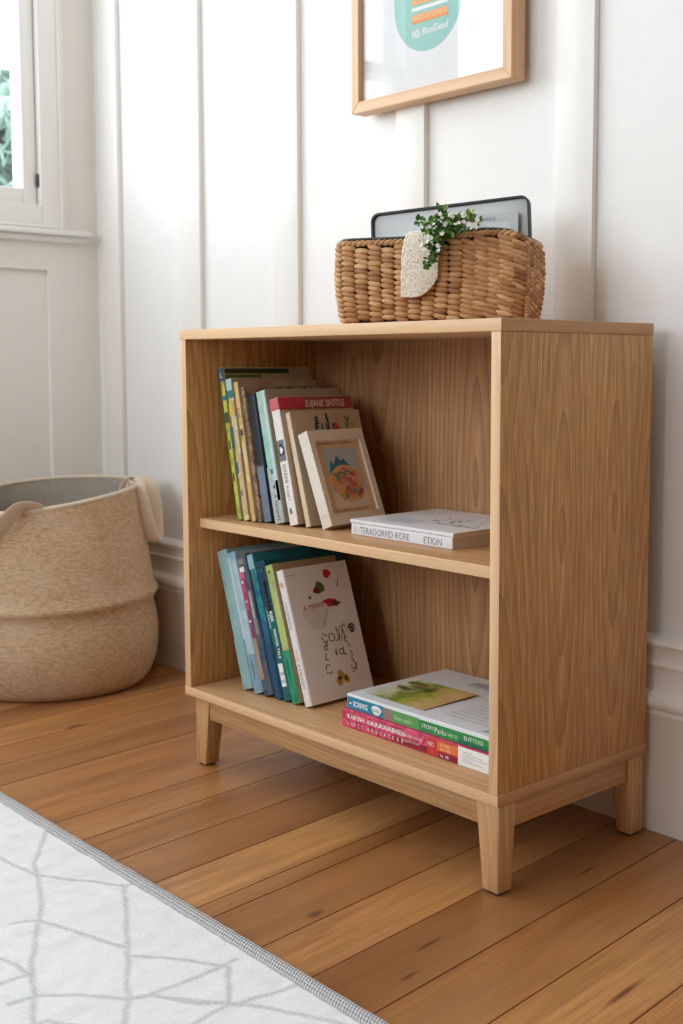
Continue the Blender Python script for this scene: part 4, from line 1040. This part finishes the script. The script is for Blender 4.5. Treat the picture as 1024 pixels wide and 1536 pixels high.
c = k.mix(k.ramp(n1, [(.45, (0, 0, 0, 1)), (.9, (.25, .25, .25, 1))]), c, rgb(190, 192, 196))
M_rug = k.out(c, .95, k.math('ADD', n1, k.math('MULTIPLY', n3, .6)), .55, .003)
k = N('rug_binding'); o = k.obj(); sx = k.n('ShaderNodeSeparateXYZ'); k.set(sx, '0', o)
s1 = k.math('SINE', k.math('MULTIPLY', k.math('ADD', sx.outputs[0], k.math('MULTIPLY', sx.outputs[1], .6)), 1300)); s2 = k.math('SINE', k.math('MULTIPLY', sx.outputs[1], 1150))
wv = k.math('MULTIPLY_ADD', k.math('ADD', s1, s2), .25, .5)
M_bind = k.out(k.mix(wv, rgb(166, 167, 170), rgb(226, 226, 228)), .9, wv, 1.0, .003)
LINES = [[(-0.6931, -0.4772), (-0.5782, -0.4551), (-0.4961, -0.4438), (-0.442, -0.414), (-0.3758, -0.3705), (-0.3647, -0.3474)],[(-0.6376, -0.3497), (-0.5276, -0.4249), (-0.4723, -0.4467), (-0.4003, -0.477), (-0.3527, -0.5055), (-0.2967, -0.5377), (-0.2346, -0.5726), (-0.1829, -0.5948), (-0.1268, -0.6235)],[(-0.3714, -0.3657), (-0.2064, -0.458), (-0.1078, -0.5138), (-0.0585, -0.5498)],[(-0.3683, -0.5319), (-0.3558, -0.504)],[(-0.3527, -0.5055), (-0.3251, -0.4948), (-0.2636, -0.4749), (-0.211, -0.4586)],[(-0.1888, -0.465), (-0.1575, -0.438), (-0.0936, -0.396), (-0.0935, -0.3706)],[(-0.0898, -0.3918), (-0.0897, -0.4482), (-0.0922, -0.4971), (-0.1024, -0.5155)],[(-0.3234, -0.6015), (-0.2926, -0.5854), (-0.2674, -0.5792), (-0.2278, -0.5773)],[(-0.2327, -0.641), (-0.2343, -0.6121), (-0.2304, -0.5761)],[(-0.1829, -0.6245), (-0.1796, -0.595), (-0.1453, -0.5543), (-0.102, -0.5188), (-0.0886, -0.4931), (-0.05, -0.4738), (-0.0054, -0.433)],[(-0.0853, -0.3895), (-0.0176, -0.4351)],[(0.006, -0.3586), (-0.0044, -0.427)],[(-0.0825, -0.4925), (0.0051, -0.4229), (0.094, -0.375), (0.167, -0.3531)],[(-0.0116, -0.4409), (-0.0067, -0.4941), (-0.0008, -0.523)],[(0.006, -0.3586), (0.0096, -0.3349)],[(-0.1283, -0.6605), (-0.1225, -0.6085), (-0.0879, -0.5886)]]
def seg_d(px, py, a, b):
    vx, vy = b[0] - a[0], b[1] - a[1]; L2 = vx * vx + vy * vy
    t = max(0, min(1, ((px - a[0]) * vx + (py - a[1]) * vy) / L2)) if L2 > 0 else 0
    dx, dy = px - a[0] - vx * t, py - a[1] - vy * t
    return dx * dx + dy * dy
SEG = [(a, b) for l in LINES for a, b in zip(l, l[1:])]
rug = empty('rug', ((RX0 + RX1) / 2, (RY0 + RY1) / 2, 0), 'pale grey-white rug with thin grey criss-cross lines on the wooden floor', 'rug')
RL = (-(RX0 + RX1) / 2, -(RY0 + RY1) / 2, 0)
bm = bmesh.new(); ly = bm.loops.layers.float_color.new('pattern')
def axis(lo, hi, f0, f1, fine, coarse):
    out = []; v = lo
    while v < hi - 1e-6:
        out.append(v); v += fine if f0 <= v < f1 else coarse
    out.append(hi); return out
xs = axis(RX0, RX1, -.95, .25, .0038, .03); ys = axis(RY0, RY1 - .021, -.80, 0, .0038, .03)
gv = [[bm.verts.new((x, y, RZ + .0012 * noise.noise(Vector((x * 40, y * 40, 0))) + .0007 * noise.noise(Vector((x * 160, y * 160, 3))))) for y in ys] for x in xs]
val = {}
def pat(x, y):
    if not (-1 < x < .35 and y > -.9): return 0
    wx, wy = x + .003 * noise.noise(Vector((x * 25, y * 25, 7))), y + .003 * noise.noise(Vector((x * 25, y * 25, 9)))
    d = sqrt(min(seg_d(wx, wy, a, b) for a, b in SEG)) if SEG else 1
    return max(0, min(1, 1.35 - d / .0036))
pv = [[pat(x, y) for y in ys] for x in xs]
for i in range(len(xs) - 1):
    for j in range(len(ys) - 1):
        f = bm.faces.new((gv[i][j], gv[i + 1][j], gv[i + 1][j + 1], gv[i][j + 1]))
        for l, (a, b) in zip(f.loops, ((i, j), (i + 1, j), (i + 1, j + 1), (i, j + 1))): l[ly] = (pv[a][b],) * 3 + (1,)
# skirt down to the floor
edge = [gv[i][0] for i in range(len(xs))] + [gv[-1][j] for j in range(1, len(ys))] + [gv[i][-1] for i in range(len(xs) - 2, -1, -1)] + [gv[0][j] for j in range(len(ys) - 2, 0, -1)]
low = [bm.verts.new((v.co.x, v.co.y, 0.0002)) for v in edge]
for i in range(len(edge)): bm.faces.new((edge[i], low[i], low[(i + 1) % len(edge)], edge[(i + 1) % len(edge)]))
build('pile', bm, M_rug, rug, RL, smooth=60)
def binding(p0, p1, nrm):
    bm = bmesh.new(); p0, p1, nrm = Vector(p0), Vector(p1), Vector(nrm); n = 160; R = []
    prof = [(-.0245, .0075), (-.0235, .0115), (-.015, .0132), (-.006, .0124), (-.0015, .0092), (0, .005), (0, .0002), (-.0245, .0002)]
    for i in range(n + 1):
        p = p0.lerp(p1, i / n) + nrm * (.0014 * noise.noise(Vector((i * .35, 1, 0))) + .0008 * noise.noise(Vector((i * 1.1, 4, 0))))
        R.append([bm.verts.new(p + nrm * a + Vector((0, 0, z))) for a, z in prof])
    m = len(prof)
    for a, b in zip(R, R[1:]):
        for q in range(m): bm.faces.new((a[q], a[(q + 1) % m], b[(q + 1) % m], b[q]))
    bm.faces.new(R[0][::-1]); bm.faces.new(R[-1])
    build('binding', bm, M_bind, rug, RL, smooth=40)
binding((RX0, RY1, 0), (RX1, RY1, 0), (0, 1, 0))

# ------------------------------------------------------------------ daylight
w = bpy.data.worlds.new('sky'); scene.world = w; w.use_nodes = True
bg = w.node_tree.nodes['Background']; bg.inputs[0].default_value = (.85, .935, 1.0, 1); bg.inputs[1].default_value = 5.2
def portal(name, loc, rot, sx_, sy_):
    l = bpy.data.lights.new(name, 'AREA'); l.shape = 'RECTANGLE'; l.size = sx_; l.size_y = sy_; l.cycles.is_portal = True
    o = bpy.data.objects.new(name, l); COL.objects.link(o); o.location = loc; o.rotation_euler = rot
for i, (ya, yb) in enumerate((W1, W2)):
    portal('window_daylight', (XL - .13, (ya + yb) / 2, sum(WZ) / 2), (0, radians(-90), 0), WZ[1] - WZ[0], yb - ya)
portal('window_daylight', ((W3[0] + W3[1]) / 2, YF - .11, (W3[2] + W3[3]) / 2), (radians(90), 0, 0), W3[1] - W3[0], W3[3] - W3[2])  # portal for the added window in the unseen front wall

# ------------------------------------------------------------------ camera
cd = bpy.data.cameras.new('camera'); cam = bpy.data.objects.new('camera', cd); COL.objects.link(cam); scene.camera = cam
CX, CY, CZ, YAW, PITCH, ROLL, FPX, PPX, PPY = 1.07685, -1.18783, .73904, .82386, -.08911, -.00035, 1791.35, 593.48, 705.53
fw = Vector((-sin(YAW) * cos(PITCH), cos(YAW) * cos(PITCH), sin(PITCH))); r_ = Vector((cos(YAW), sin(YAW), 0)); u_ = r_.cross(fw)
r2 = r_ * cos(ROLL) + u_ * sin(ROLL); u2 = -r_ * sin(ROLL) + u_ * cos(ROLL)
m = Matrix((r2, u2, -fw)).transposed().to_4x4(); m.translation = (CX, CY, CZ); cam.matrix_world = m
cd.sensor_fit = 'VERTICAL'; cd.sensor_height = 36; cd.lens = FPX / 1536 * 36
cd.shift_x = (512 - PPX) / 1536; cd.shift_y = (PPY - 768) / 1536
cd.clip_start = .05
cd.dof.use_dof = True; cd.dof.focus_distance = 1.72; cd.dof.aperture_fstop = 6.3

vs_ = scene.view_settings
vs_.view_transform = 'Standard'; vs_.look = 'None'; vs_.gamma = 1; vs_.use_curve_mapping = False
vs_.exposure = .43
scene.cycles.max_bounces = 12; scene.cycles.diffuse_bounces = 8; scene.cycles.transparent_max_bounces = 16
scene.cycles.use_denoising = True; scene.cycles.sample_clamp_indirect = 8
scene.cycles.caustics_reflective = False; scene.cycles.caustics_refractive = False
